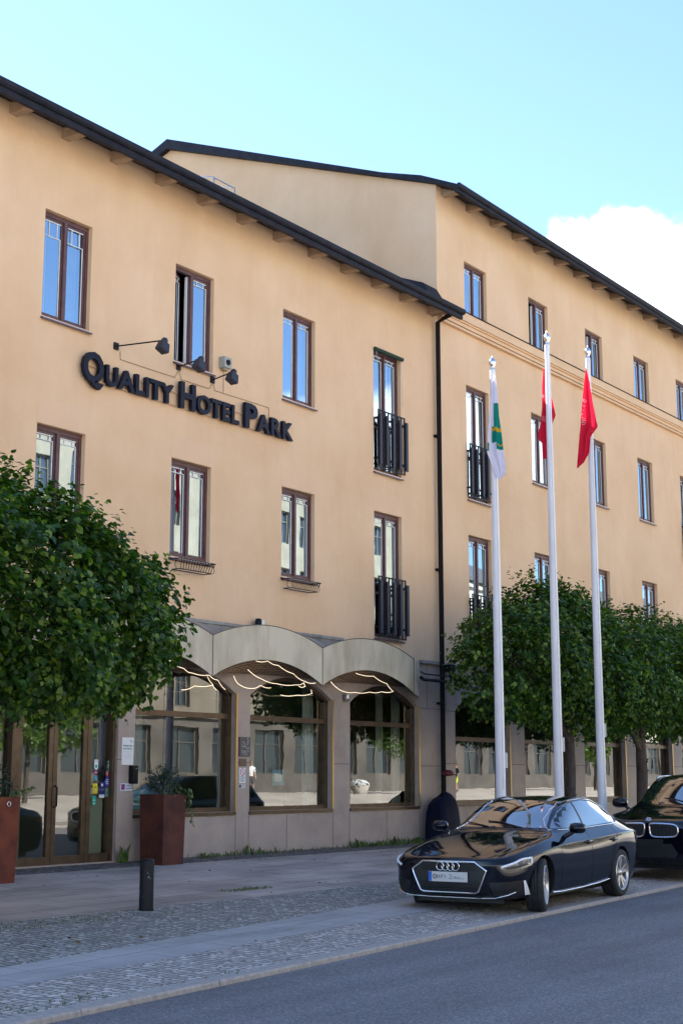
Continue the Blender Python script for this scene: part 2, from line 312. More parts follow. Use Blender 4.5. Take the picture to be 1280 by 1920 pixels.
# kerb stones in one long row, a real step with joints
kb = MB(); x = -10.0; k = random.Random(3)
while x < 75:
    l = k.uniform(1.3, 1.9); a, c = x+.006, x+l-.006
    j = k.uniform(-.004, .004)
    pa, pc = ky(a), ky(c); t = .012
    kb.add([(a,pa+j,.0),(c,pc+j,.0),(c,pc+.19,.0),(a,pa+.19,.0),(a,pa+j,.085-t),(c,pc+j,.085-t),(a,pa+j+t,.089),(c,pc+j+t,.089),(c,pc+.19,.093),(a,pa+.19,.093)],
           [(0,1,5,4),(4,5,7,6),(6,7,8,9),(1,2,8,7,5),(3,0,4,6,9),(2,3,9,8)])
    x += l
tag(kb.build('kerb', M['kerb']), kind='structure')
g = MB(); g.box(-30, 170, -21.2, -21.0, 0, .102); tag(g.build('far_kerb', M['kerb']), kind='structure')
# low patch of grass in the slab paving
def tufts(name, spots, label, cat, m, dens=900, h=.07):
    b = MB(); r = random.Random(sum(map(ord, name)))
    for (x0, x1, yy0, yy1, hh) in spots:
        n = int(dens*(x1-x0)*max(.12, yy1-yy0))
        for i in range(n):
            x = r.uniform(x0, x1); y = r.uniform(yy0, yy1)
            cx, cy = (x-(x0+x1)/2)/((x1-x0)/2), (y-(yy0+yy1)/2)/((yy1-yy0)/2)
            if r.random() < (abs(cx)**3)*.8: continue
            cl_ = .5+.5*sin(x*5.3+1)*sin(x*13.1)*sin(x*2.1+.5)
            if hh > .05 and r.random() > .12+cl_*1.0: continue
            z = gz(x, y); a = r.uniform(0, 2*pi); q = r.uniform(.2, 1)**1.5*hh*(1 if hh < .05 else .45+.9*cl_); w = q*.11+.003; le = r.uniform(.1,.8)*q
            dx, dy = cos(a), sin(a)
            p0 = (x-dy*w, y+dx*w, z-.004); p1 = (x+dy*w, y-dx*w, z-.004); m0 = (x+dx*le*.4-dy*w*.8, y+dy*le*.4+dx*w*.8, z+q*.6); m1 = (x+dx*le*.4+dy*w*.8, y+dy*le*.4-dx*w*.8, z+q*.6)
            b.add([p0, p1, m1, m0, (x+dx*le, y+dy*le, z+q)], [(0,1,2,3), (3,2,4)])
    return tag(b.build(name, m), label, cat, kind='stuff')
M['grass'] = noisy(mat('grass_blades', (.07,.12,.02), .7), (.045,.085,.015), (.11,.16,.03), 12)
tufts('wall_weeds', [(17.6, 18.2, -.12, -.01, .16), (18.2, 19.3, -.22, -.01, .10), (19.2, 20.6, -.18, -.01, .16), (20.6, 22.3, -.12, -.01, .07), (22.4, 26.3, -.26, -.01, .15), (16.55, 16.85, -.10, -.01, .26)], 'thin green weeds and grass growing along the foot of the hotel wall', 'weeds', M['grass'])
tufts('moss_patch', [(15.05, 16.15, -3.62, -3.42, .035)], 'small mossy grass patch between the granite slabs', 'grass', M['grass'], 1500)
tufts('gutter_grass', [(8.9, 10.4, ky(9.6)+.12, ky(9.6)+.24, .03), (6.5, 8.6, ky(7.5)+.2, ky(7.5)+.5, .03), (9.0, 12.3, -4.75, -4.2, .035)], 'sparse grass sprouting between the kerb-side setts', 'grass', M['grass'], 220)
# ------------------------------------------------------------ facade helpers
def wall_cells(b, x0, x1, z0, z1, holes, y=0.0, depth=.14, mi=0, rev=None):
    xs = sorted({x0, x1} | {h[0] for h in holes} | {h[1] for h in holes}); zs = sorted({z0, z1} | {h[2] for h in holes} | {h[3] for h in holes})
    for i in range(len(xs)-1):
        for j in range(len(zs)-1):
            cx, cz = (xs[i]+xs[i+1])/2, (zs[j]+zs[j+1])/2
            if any(h[0] < cx < h[1] and h[2] < cz < h[3] for h in holes): continue
            b.quad((xs[i],y,zs[j]),(xs[i+1],y,zs[j]),(xs[i+1],y,zs[j+1]),(xs[i],y,zs[j+1]), mi)
    rev = mi if rev is None else rev
    for h in holes:
        a, c, d, e = h[:4]; Y = y+depth
        b.quad((a,y,d),(a,Y,d),(a,Y,e),(a,y,e), rev); b.quad((c,Y,d),(c,y,d),(c,y,e),(c,Y,e), rev)
        b.quad((a,y,e),(a,Y,e),(c,Y,e),(c,y,e), rev); b.quad((a,Y,d),(a,y,d),(c,y,d),(c,Y,d), rev)
def arc_z(x, a, c, zs, rise):
    w = (c-a)/2; u = (x-(a+c)/2)/w
    rad = (w*w+rise*rise)/(2*rise); return zs - (rad-rise) + math.sqrt(max(0, rad*rad-(u*w)**2))
def arcade(b, x0, x1, z0, z1, ops, y=0.0, depth=.22, mi=0, n=16):
    """ops: (xa, xb, sill, spring, rise)"""
    x = x0
    for (a, c, s, sp, ri) in sorted(ops):
        b.quad((x,y,z0),(a,y,z0),(a,y,z1),(x,y,z1), mi)
        if s > z0+.01: b.quad((a,y,z0),(c,y,z0),(c,y,s),(a,y,s), mi)
        for i in range(n):
            u0 = a+(c-a)*i/n; u1 = a+(c-a)*(i+1)/n; h0 = arc_z(u0,a,c,sp,ri); h1 = arc_z(u1,a,c,sp,ri)
            b.quad((u0,y,h0),(u1,y,h1),(u1,y,z1),(u0,y,z1), mi); b.quad((u0,y,h0),(u0,y+depth,h0),(u1,y+depth,h1),(u1,y,h1), mi)
        b.quad((a,y,s),(a,y+depth,s),(a,y+depth,sp),(a,y,sp), mi); b.quad((c,y+depth,s),(c,y,s),(c,y,sp),(c,y+depth,sp), mi)
        b.quad((a,y+depth,s),(a,y,s),(c,y,s),(c,y+depth,s), mi)
        x = c
    b.quad((x,y,z0),(x1,y,z0),(x1,y,z1),(x,y,z1), mi)
# window template: built once per kind at the origin, then copied
WT = {}
def curtain_mesh(x0, x1, z0, z1, y, waves, amp=.02, n=26, taper=0):
    b = MB(); vs = []
    for i in range(n+1):
        u = i/n
        for z, k in ((z0, 1), (z1, .6)):
            xx = x0+(x1-x0)*u*(1 - (taper if z == z0 else 0)); vs.append((xx, y + amp*k*sin(u*waves*2*pi), z))
    b.add(vs, [(2*i, 2*i+2, 2*i+3, 2*i+1) for i in range(n)], 0, True); return b
def window_proto(key, w, h, lat, opened, midrail, curt, parent):
    f = MB(); D0, D1 = .085, .155; t = .05
    f.box(0, w, D0, D1, h-.075, h); f.box(0, t, D0, D1, .0, h-.075); f.box(w-t, w, D0, D1, 0, h-.075); f.box(t, w-t, D0, D1, 0, .05)
    f.box(w/2-.028, w/2+.028, D0-.012, D1, .05, h-.075)
    win = f.build('window', M['brown'], None, loc=(0,0,0)); WL[win] = Vector((0,0,0))
    s = MB()
    sashes = [(t, w/2-.028, 0), (w/2+.028, w-t, 1)]
    for (a, c, k) in sashes:
        sm = MB(); gm = MB(); wm = MB(); zb, zt = .05, h-.075; e = .045; y0, y1 = .105, .145
        def part(bm, name, m):
            if opened and k == 0:
                # hinged on the left jamb and swung inwards
                an = R(27); bm.v = [(a+(x-a)*cos(an)-(y-.13)*sin(an), .13+(x-a)*sin(an)+(y-.13)*cos(an), z) for x, y, z in bm.v]
            return bm.build(name, m, win)
        sm.box(a, c, y0, y1, zt-e, zt); sm.box(a, c, y0, y1, zb, zb+e); sm.box(a, a+e, y0, y1, zb+e, zt-e); sm.box(c-e, c, y0, y1, zb+e, zt-e)
        if midrail: sm.box(a+e, c-e, y0, y1, midrail, midrail+.05)
        part(sm, 'sash', M['brown'])
        gm.quad((a+e,.125,zb+e),(c-e,.125,zb+e),(c-e,.125,zt-e),(a+e,.125,zt-e)); part(gm, 'pane', M['glass'])
        ii = e+.004; ya, yb = .108, .120
        wm.box(a+ii, c-ii, ya, yb, zt-e-.016, zt-e-.002); wm.box(a+ii, c-ii, ya, yb, zt-e-lat-.012, zt-e-lat)
        wm.box(c-ii-.012, c-ii, ya, yb, zb+e, zt-e-lat-.012)
        for q in (.28, .78):
            xx = a+ii+(c-a-2*ii)*q; wm.box(xx-.006, xx+.006, ya+.002, yb, zt-e-lat, zt-e-.016)
        part(wm, 'glazing_bar', M['white'])
    if opened:
        om = MB(); om.box(w/2-.06, w/2-.029, .157, .20, .06, h-.09); om.build('inner_jamb', M['white'], win)
    if curt == 1:
        curtain_mesh(t, w*.30, .03, h-.05, .30, 3).build('curtain', M['curtain'], win); curtain_mesh(w*.60, w-t, .03, h-.05, .30, 4).build('curtain', M['curtain'], win)
    elif curt == 2:
        curtain_mesh(t, w-t, .03, h-.05, .26, 9, .015, 60).build('curtain', M['curtain'], win)
    elif curt == 3:
        curtain_mesh(t, w*.42, .03, h-.05, .30, 3).build('curtain', M['curtain'], win); curtain_mesh(w*.55, w-t, .03, h-.05, .30, 3, taper=-.0).build('curtain', M['curtain'], win)
    sl = MB(); sl.add([(-.02,.09,.0),(w+.02,.09,.0),(w+.02,-.06,-.045),(-.02,-.06,-.045),(-.02,.09,-.02),(w+.02,.09,-.02),(w+.02,-.06,-.075),(-.02,-.06,-.075)],
                      [(0,3,2,1),(4,5,6,7),(3,7,6,2),(0,4,7,3),(1,2,6,5),(0,1,5,4)]); sl.build('sill', M['brown'], win)
    st = MB(); st.add([(0,.084,.012),(w,.084,.012),(w,-.012,-.016),(0,-.012,-.016),(0,.084,.0),(w,.084,.0),(w,-.012,-.026),(0,-.012,-.026)], [(0,3,2,1),(4,5,6,7),(3,7,6,2),(0,4,7,3),(1,2,6,5),(0,1,5,4)]); st.build('drip_strip', M['alu'], win)
    return win
def put_window(parent, x, z, w, h, lat=.09, opened=False, midrail=0, curt=1, label=None):
    key = (round(w,2), round(h,2), lat, opened, midrail, curt)
    loc = Vector((x, 0, z)) - WL[parent]
    if key not in WT:
        wn = window_proto(key, w, h, lat, opened, midrail, curt, parent); WT[key] = wn; wn.parent = parent; wn.location = loc
    else: wn = copy_tree(WT[key], parent, loc)
    for ch in wn.children:
        if ch.name.startswith('pane'): ch.rotation_euler = (R(random.uniform(-.35,.35)), 0, R(random.uniform(-.45,.45)))
    if label: wn['label'] = label
    return wn
RT = {}
def put_railing(parent, x, z, w=1.03, h=1.26):
    if 'r' not in RT:
        b = MB(); Y = -.085
        b.box(0, w, Y-.006, Y+.006, h-.03, h); b.box(0, w, Y-.006, Y+.006, 0, .03)
        b.box(0, w, Y+.012, Y+.03, h-.2, h-.16); b.box(0, w, Y+.012, Y+.03, .2, .24)
        n = 9
        for i in range(n):
            xx = i*(w-.05)/(n-1); b.box(xx, xx+.03, Y+.006, Y+.012, .03, h-.03) if False else b.box(xx, xx+.05, Y-.005, Y+.005, .03, h-.03)
        for zz in (h-.2, .2):
            for xx in (0, w-.03): b.box(xx, xx+.03, Y+.03, 0.1, zz, zz+.04)
        o = b.build('balcony_railing', M['black'], None); WL[o] = Vector((0,0,0))
        for i in range(5):
            s = MB(); xx = .04 + i*(w-.03)/4*.985; s.box(xx, xx+.08, Y-.035, Y-.008, .09, h-.10); s.build('slat', M['blackish'], o)
        RT['r'] = o; o.parent = parent; o.location = Vector((x,0,z))-WL[parent]; return o
    return copy_tree(RT['r'], parent, Vector((x,0,z))-WL[parent])
def shop_window(parent, a, c, s, sp, ri, y=.16, top=2.80, gold=True, mull=None, n=16):
    f = MB(); t = .07
    f.box(a, c, y-.06, y+.06, s, s+t); f.box(a, a+t, y-.06, y+.06, s+t, sp); f.box(c-t, c, y-.06, y+.06, s+t, sp)
    f.box(a+t, c-t, y-.055, y+.055, top, top+.09)
    if mull: f.box(mull-.03, mull+.03, y-.05, y+.05, s+t, top)
    for i in range(n):
        u0 = a+(c-a)*i/n; u1 = a+(c-a)*(i+1)/n; h0 = arc_z(u0,a,c,sp,ri); h1 = arc_z(u1,a,c,sp,ri)
        vs = [(u0,y-.06,h0-t),(u1,y-.06,h1-t),(u1,y-.06,h1),(u0,y-.06,h0),(u0,y+.06,h0-t),(u1,y+.06,h1-t)]
        f.add(vs, [(0,1,2,3),(0,4,5,1)])
    w = f.build('shop_window', M['bronze'], parent)
    g = MB(); g.quad((a+t,y,s+t),(c-t,y,s+t),(c-t,y,top),(a+t,y,top)); g.build('pane', M['shop_glass'], w)
    g = MB(); poly = [(a+t, top+.09), (c-t, top+.09)] + [(u, arc_z(u,a,c,sp,ri)-t*.5) for u in [c-t-(c-a-2*t)*i/12 for i in range(13)]]
    g.add([(x, y, z) for x, z in poly], [tuple(range(len(poly)))]); g.build('upper_pane', M['shop_glass'], w)
    l = MB(); l.box(a-.01, c+.01, -.03, y-.06, s-.06, s-.004); l.build('ledge', M['bronze'], w)
    if gold: q = MB(); q.box(c-.012, c+.03, -.03, -.003, s, sp+.02); q.build('edge_strip', M['brass'], w)
    return w
# ------------------------------------------------------------ the hotel (three upper-window storeys over the arcade)
XC = 26.36
def xprism(b, poly, x0, x1, mi=0):            # polygon in (y,z) extruded along x
    n = len(poly); vs = [(x0, y, z) for y, z in poly] + [(x1, y, z) for y, z in poly]
    b.add(vs, [tuple(reversed(range(n))), tuple(range(n, 2*n))] + [(i, (i+1)%n, n+(i+1)%n, n+i) for i in range(n)], mi)
hotel = empty('hotel_building', (4, 0, .45), 'apricot stuccoed hotel wing with scalloped grey canopy over bronze shop windows', 'building')
cols = [5.41, 8.47, 11.54, 14.61, 17.67, 20.73]; W = 1.03
holes = [(x, x+W, 8.93, 10.71) for x in cols] + [(x, x+W, 5.48, 7.19) for x in cols] + [(23.8, 24.83, 8.05, 10.70), (23.8, 24.83, 4.58, 7.19)]
b = MB(); wall_cells(b, 3, XC, 4.2, 12.4, holes, depth=.15); 
b.quad((3,17,0),(3,0,0),(3,0,12.3),(3,17,12.3)); b.quad((XC,17,0),(3,17,0),(3,17,12.3),(XC,17,12.3)); b.add([(3,0,12.3),(3,17,12.3),(3,8.35,15.4)], [(0,2,1)])
b.build('wall', M['stucco'], hotel)
b = MB(); bays = [(13.0-3.06, 12.45, .47, 3.2, .36), (12.9, 16.55, .47, 3.2, .4), (16.95, 19.47, 1.18, 3.22, .38), (19.87, 22.34, 1.18, 3.22, .38), (22.94, 25.40, 1.18, 3.22, .38)]
bays[0] = (9.6, 12.5, 1.18, 3.2, .36)
arcade(b, 3, XC, 0.2, 4.198, bays, mi=0)
b.build('stone_base', M['stone'], hotel)
b = MB()                                     # open joints between the cladding slabs
for x, z0, z1 in [(16.56,.45,3.2),(19.50,.44,1.1),(19.86,.44,1.1),(20.95,.44,1.09),(22.38,.44,1.1),(22.92,.44,1.1),(24.2,.44,1.09),(25.42,.44,1.1),(17.9,.44,1.09),(25.75,3.2,4.2),(26.3,3.2,4.2),(24.9,3.9,4.2)]:
    j_ = MB(); j_.box(x-.005, x+.005, -.002, .01, z0, z1); j_.build('cladding_joint', M['joint'], hotel)
for x0, x1, z in [(25.45,XC,3.2),(22.38,22.92,2.02),(25.45,XC,2.0),(19.50,19.86,2.02),(16.56,16.94,2.05)]: j_ = MB(); j_.box(x0, x1, -.002, .01, z-.005, z+.005); j_.build('cladding_joint', M['joint'], hotel)
for x in cols[2:] + [23.8]:
    q = MB(); q.box(x-.02, x+W+.06, -.0035, .002, 7.195, 7.60 if x > 12 else 7.5); q.build('repair_patch', M['stucco_repair'], hotel)
b = MB(); xprism(b, [(-.68,11.86),(-.68,12.055),(8.35,15.46),(17.4,12.06),(17.4,11.9),(8.35,15.25),(0,12.2),(-.60,11.975),(-.60,11.86)], 2.4, XC-.01); b.build('roof', M['roof_metal'], hotel)
b = MB(); b.box(XC-.30, XC-.012, -.02, .0, 12.2, 12.68); xprism(b, [(-.25,12.29),(0,12.7),(2.2,13.6),(2.2,13.2)], XC-.6, XC-.014); b.build('roof_flashing', M['roof_metal'], hotel)
b = MB()                                      # half-round gutter along the eave
prof = [(-.70-.055*sin(t), 12.08-.055*cos(t)) for t in [pi*k/6 - pi/2+.0 for k in range(7)]]
xprism(b, [(-.682,12.07),(-.745,12.07),(-.76,12.04),(-.75,11.99),(-.72,11.96),(-.682,11.95)], 2.4, XC+.0); b.build('gutter', M['roof_metal'], hotel)
rf = None
for i in range(-8, 13):
    x = 13.78 + 1.103*i if i < 12 else 26.0
    if x < 3 or x > 26.3: continue
    if rf is None:
        q = MB(); q.add([(0,0,-.20),(.16,0,-.20),(.16,-.40,-.215),(0,-.40,-.215),(0,-.56,-.15),(.16,-.56,-.15),(.16,-.56,-.20),(0,-.56,-.20),(0,0,-.01),(.16,0,-.01)],
                        [(0,1,2,3),(3,2,5,4),(4,5,6,7) if False else (4,5,9,8),(0,3,4,8),(1,9,5,2)])
        rf = q.build('rafter', M['rafter'], None); rf.parent = hotel; rf.location = Vector((x, 0, 12.2))-WL[hotel]
    else:
        c = rf.copy(); col.objects.link(c); c.location = Vector((x, 0, 12.2))-WL[hotel]
random.seed(5)
for i, x in enumerate(cols):
    put_window(hotel, x, 8.93, W, 1.78, lat=(.26 if abs(x-14.61)<.1 else .085), opened=abs(x-17.67)<.1, curt=[1,2,1,1,0,1][i])
    put_window(hotel, x, 5.48, W, 1.71, curt=[2,1,2,2,1,3][i])
put_window(hotel, 23.8, 8.05, W, 2.65, midrail=.95, curt=1); put_window(hotel, 23.8, 4.58, W, 2.61, midrail=.9, curt=1)
put_railing(hotel, 23.83, 8.09); put_railing(hotel, 23.82, 4.57)
b = MB(); b.tube([(23.8,-.04,10.66),(24.85,-.04,10.66)], .045); aw = b.build('awning_roll', M['awn'], hotel)
for x in (23.86, 24.8): q = MB(); q.tube([(x,-.04,10.62),(x+.02,-.06,9.6)], .005, 5); q.build('awning_arm', M['alu'], aw)
# inside: dark rooms, shop floor with column and back wall
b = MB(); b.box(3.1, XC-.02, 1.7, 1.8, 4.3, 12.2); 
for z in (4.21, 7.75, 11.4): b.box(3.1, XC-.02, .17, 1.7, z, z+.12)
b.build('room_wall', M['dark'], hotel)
b = MB(); b.box(3.1, XC-.02, .24, 6.2, .30, .44); b.build('shop_floor', M['far_ground'], hotel)
b = MB(); b.box(3.1, XC-.02, 6.2, 6.3, .44, 4.2); b.box(16.6, 16.7, .3, 6.2, .44, 4.2); b.box(22.6,22.7,.3,6.2,.44,4.2); b.build('shop_wall', M['olive'], hotel)
b = MB(); b.tube([(21.1,1.4,.44),(21.1,1.4,4.2)], .13, 20); b.build('interior_column', M['white'], hotel)
b = MB(); b.tube([(18.95,1.1,.44),(18.95,1.1,4.2)], .10, 20); b.build('interior_column', M['soffit'], hotel)
for (x0, x1, y, w_) in [(21.95,22.3,.42,3),(25.0,25.33,.42,3),(18.9,19.4,2.2,3),(17.1,17.5,2.6,3),(24.55,24.8,.5,2)]:
    c = curtain_mesh(x0, x1, .5, 3.55, y, w_); c.build('shop_curtain', M['sheer'] if 'sheer' in M else M['curtain'], hotel)
# shop windows and doors
for a, c, s, sp, ri in [bays[0]] + bays[2:]: shop_window(hotel, a, c, s, sp, ri, top=2.78)
dz = .46
def door_leaf(x0, x1, z0, z1, y, handle=None):
    q = MB(); t = .085; q.box(x0, x0+t, y-.03, y+.03, z0, z1); q.box(x1-t, x1, y-.03, y+.03, z0, z1); q.box(x0+t, x1-t, y-.03, y+.03, z0, z0+.12); q.box(x0+t, x1-t, y-.03, y+.03, z1-.09, z1)
    d = q.build('door', M['bronze'], hotel); g = MB(); g.quad((x0+t,y,z0+.12),(x1-t,y,z0+.12),(x1-t,y,z1-.09),(x0+t,y,z1-.09)); g.build('pane', M['shop_glass'], d)
    if handle: h = MB(); h.tube([(handle,y-.03,1.32),(handle,y-.085,1.34),(handle,y-.085,1.62),(handle,y-.03,1.64)], .014, 8); h.build('door_handle', M['black'], d)
    return d
door_leaf(14.56, 15.26, .47, 2.85, .10); door_leaf(15.27, 15.97, .47, 2.85, .10, 15.31)
q = MB(); q.box(14.40,14.55,.02,.20,.46,3.18); q.box(15.98,16.07,.07,.20,.46,3.18); q.box(14.55,15.98,.05,.17,2.86,2.95); q.box(16.50,16.55,.04,.22,.46,3.18); q.box(16.07,16.48,.06,.18,.46,.60); q.box(16.07,16.48,.06,.18,2.86,2.95); q.box(12.9,12.98,.02,.2,.46,3.18); q.box(12.98,14.40,.06,.18,.46,.62); q.box(12.98,14.40,.06,.18,2.86,2.95); q.box(13.66,13.73,.04,.19,.62,2.86)
ef = q.build('entrance_frame', M['bronze'], hotel)
for (x0, x1, z0, z1) in [(12.98,13.66,.62,2.86),(13.73,14.40,.62,2.86),(14.55,15.98,2.95,3.5),(16.07,16.50,.60,2.86),(16.07,16.48,2.95,3.3),(12.98,14.40,2.95,3.5)]:
    g = MB(); g.quad((x0,.12,z0),(x1,.12,z0),(x1,.12,z1),(x0,.12,z1)); g.build('side_pane', M['shop_glass'], ef)
g = MB(); g.box(16.10,16.46,.20,.22,.6,1.62); g.build('frosted_panel', M['olive'], ef)
g = MB(); g.box(15.98,16.08,.22,2.6,.46,3.2); g.build('lobby_partition', M['olive'], hotel)
# little round lamp dots, letters etc. come later. Canopy of skewed barrel vaults
YF = -.80
fx = [5.69, 8.75, 11.80, 14.85, 17.91, 20.96, 24.02]; wx = [7.4, 10.4, 13.47, 16.55, 19.62, 22.62, 25.46]
canopy_n = 20
for i in range(len(fx)-1):
    a, c, A, C_ = fx[i]+.006, fx[i+1]-.006, wx[i]+.006, wx[i+1]-.006; n = canopy_n
    s = MB(); 
    for k in range(n):
        u0, u1 = k/n, (k+1)/n
        def F(u): x = a+(c-a)*u; return x, arc_z(x,a,c,4.10,.28), arc_z(x,a,c,3.42,.36)
        x0_, t0, b0 = F(u0); x1_, t1, b1 = F(u1)
        s.add([(x0_,YF,b0),(x1_,YF,b1),(x1_,YF,t1),(x0_,YF,t0)], [(0,1,2,3)], 0)
        # thin sheet: back of fascia
        s.add([(x0_,YF+.03,b0),(x1_,YF+.03,b1),(x1_,YF,b1),(x0_,YF,b0)], [(0,1,2,3)], 1)
        X0_, X1_ = A+(C_-A)*u0, A+(C_-A)*u1; T0 = arc_z(X0_,A,C_,4.16,.26); T1 = arc_z(X1_,A,C_,4.16,.26)
        s.add([(x0_,YF+.012,t0-.015),(x1_,YF+.012,t1-.015),(X1_,0,T1),(X0_,0,T0)], [(0,1,2,3)], 2)
    s.quad((c,YF,3.42),(c+.0,YF,4.10),(c-.0,YF+.03,4.10),(c,YF+.03,3.42), 1)
    cf = s.build('canopy', [M['canopy'], M['canopy_dark'], M['zinc']], hotel)
    e_ = MB(); e_.box(c-.004, c+.016, YF-.004, YF+.02, 3.425, 4.12); e_.tube([(a+(c-a)*k/16, YF-.001, arc_z(a+(c-a)*k/16,a,c,4.10,.28)) for k in range(17)], .008, 5); e_.build('seam', M['canopy_dark'], cf)
    w_ = MB(); nb = 7
    for k in range(n):
        u0, u1 = k/n, (k+1)/n
        def G(u, v):
            x = a+(c-a)*u; bz = arc_z(x,a,c,3.42,.36)+.02; X = A+(C_-A)*u; return (x+(X-x)*v, YF+.03+(-YF-.03)*v, bz+(3.60-bz)*v)
        w_.add([G(u0,0),G(u1,0),G(u1,1),G(u0,1)], [(0,3,2,1)])
    w_.build('soffit', M['wood'], cf)
    for k in range(1, 9):
        v = k/9; j = MB(); pts = []
        for q_ in range(0, n+1, 2):
            u = q_/n; x = a+(c-a)*u; bz = arc_z(x,a,c,3.42,.36)+.02; X = A+(C_-A)*u; pts.append((x+(X-x)*v, YF+.03+(-YF-.03)*v, bz+(3.60-bz)*v-.002))
        j.tube(pts, .006, 4); j.build('board_joint', M['soffit'], cf) 
s = MB(); s.quad((24.02,YF,3.42),(25.46,0,3.42),(25.46,0,4.2),(24.02,YF,4.10), 0); s.quad((24.02,YF,3.42),(24.02,YF+.03,3.42),(25.46,.0,3.42),(25.46,0,3.43), 0)
s.build('canopy_end', M['canopy'], hotel)
b = MB(); b.box(4, 22.67, -.06, -.001, 4.40, 4.455); b.box(4, 22.60, -.03, -.001, 4.2, 4.40); b.build('canopy_flashing', M['zinc'], hotel)
b = MB(); b.box(25.47, XC+.0, -.07, -.001, 4.15, 4.215); b.build('band_flashing', M['zinc'], hotel)
# roof safety rail
b = MB(); Y = 1.6
for x in (20.45, 21.1): b.tube([(x,Y+1.0,13.2),(x,Y+1.0,13.95),(x,Y+.9,14.0),(x,Y,13.73),(x+.02,Y-.03,13.2)], .018, 6)
b.tube([(20.45,Y,13.73),(21.1,Y,13.73)], .018, 6); b.tube([(20.45,Y+.9,14.0),(21.1,Y+.9,14.0)], .018, 6)
b.build('roof_rail', M['alu'], hotel)
# ------------------------------------------------------------ the taller wing
XE = 52
tall = empty('taller_building', (27, 0, .45), 'four storey apricot stuccoed block with a moulded string course and blank gable', 'building')
tc_ = [27.58, 30.72, 33.92, 37.02, 40.07, 43.2, 46.3, 49.3]
fr = [0, 4]
holes = [(x, x+W, 12.42, 13.76) for x in tc_]
for i, x in enumerate(tc_):
    holes += [(x, x+W, 8.05 if i in fr else 8.96, 10.74), (x, x+W, 4.6 if i in fr else 5.5, 7.2)]
b = MB(); wall_cells(b, XC, XE, 4.2, 15.36, holes, depth=.15)
b.add([(XC,0,11.9),(XC,0,15.3),(XC,8.35,18.4),(XC,16.7,15.3),(XC,16.7,0),(XC,.3,0)], [(0,1,2,3,4,5)]); b.quad((XE,0,0),(XE,16.7,0),(XE,16.7,15.3),(XE,0,15.3)); b.quad((XE,16.7,0),(XC,16.7,0),(XC,16.7,15.3),(XE,16.7,15.3))
b.add([(XE,0,15.3),(XE,16.7,15.3),(XE,8.35,18.4)], [(0,1,2)])
b.build('wall', M['stucco'], tall)
rb = [(26.88+3.115*k, 29.26+3.115*k, 1.2, 3.18, .46) for k in range(8)]
b = MB(); arcade(b, XC, XE, .2, 4.198, rb); b.build('stone_base', M['stone'], tall)
b = MB()
for k in range(8):
    x = rb[k][0]
    for (a, c, d, e) in ((x-.36, x-.35, 3.2, 4.15), (x-.70, x, 2.05, 2.06), (x-.7, x, 3.175, 3.185)): j_ = MB(); j_.box(max(a, XC+.01), c, -.002, .01, d, e); j_.build('cladding_joint', M['joint'], tall)
for k, (a, c, s, sp, ri) in enumerate(rb): shop_window(tall, a, c, s, sp, ri, top=2.55, mull=None)
b = MB(); b.box(XC+.0, XE, -.07, -.001, 4.15, 4.215); b.build('band_flashing', M['zinc'], tall)
b = MB(); b.box(XC+.03, XE, -.10, .0, 11.97, 12.02); b.box(XC+.03, XE, -.12, .0, 12.04, 12.12); b.box(XC+.03, XE, -.20, .0, 12.16, 12.36); b.box(XC+.03, XE, -.16, 0, 12.12, 12.16); b.box(XC+.03, XE, -.06, 0, 12.02, 12.04)
b.build('string_course', M['stucco'], tall)
b = MB(); xprism(b, [(0,12.42),(-.23,12.375),(-.23,12.36),(0,12.362)], XC+.03, XE); b.build('course_flashing', M['roof_metal'], tall)
top = [(-.68,15.035),(.30,15.50),(1.4,15.86),(8.35,18.62)]
b = MB(); xprism(b, [(-.68,14.86)] + top + [(17.4,15.1),(17.4,14.9),(8.35,18.35),(0,15.24),(-.6,14.97),(-.6,14.86)], XC-.16, XE+.2); b.build('roof', M['roof_metal'], tall)
b = MB(); xprism(b, [(-.682,15.055),(-.745,15.055),(-.76,15.02),(-.75,14.97),(-.72,14.94),(-.682,14.93)], XC-.17, XE); b.build('gutter', M['roof_metal'], tall)
for i in range(0, 24):
    x = 26.58 + 1.122*i
    if x > XE: break
    c = rf.copy(); col.objects.link(c); c.parent = tall; c.location = Vector((x, 0, 15.24))-WL[tall]
for i, x in enumerate(tc_):
    put_window(tall, x, 12.42, W, 1.34, opened=i in (1, 2), curt=0 if i in (1,2) else 2)
    if i in fr:
        put_window(tall, x, 8.05, W, 2.69, midrail=.95, curt=2); put_window(tall, x, 4.6, W, 2.6, midrail=.9, curt=1)
        put_railing(tall, x-.03, 8.07); put_railing(tall, x-.03, 4.58)
    else:
        put_window(tall, x, 8.96, W, 1.78, curt=2); put_window(tall, x, 5.5, W, 1.70, curt=[1,1,1,3,1,1,1,1][i])
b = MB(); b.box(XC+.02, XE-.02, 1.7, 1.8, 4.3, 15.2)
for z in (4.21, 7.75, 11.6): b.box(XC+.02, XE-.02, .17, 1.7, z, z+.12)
b.box(XC+.02, XE-.02, 5, 5.1, .3, 4.2); b.box(XC+.02, XE-.02, .3, 5.0, .28, .40); b.build('room_wall', M['dark'], tall)
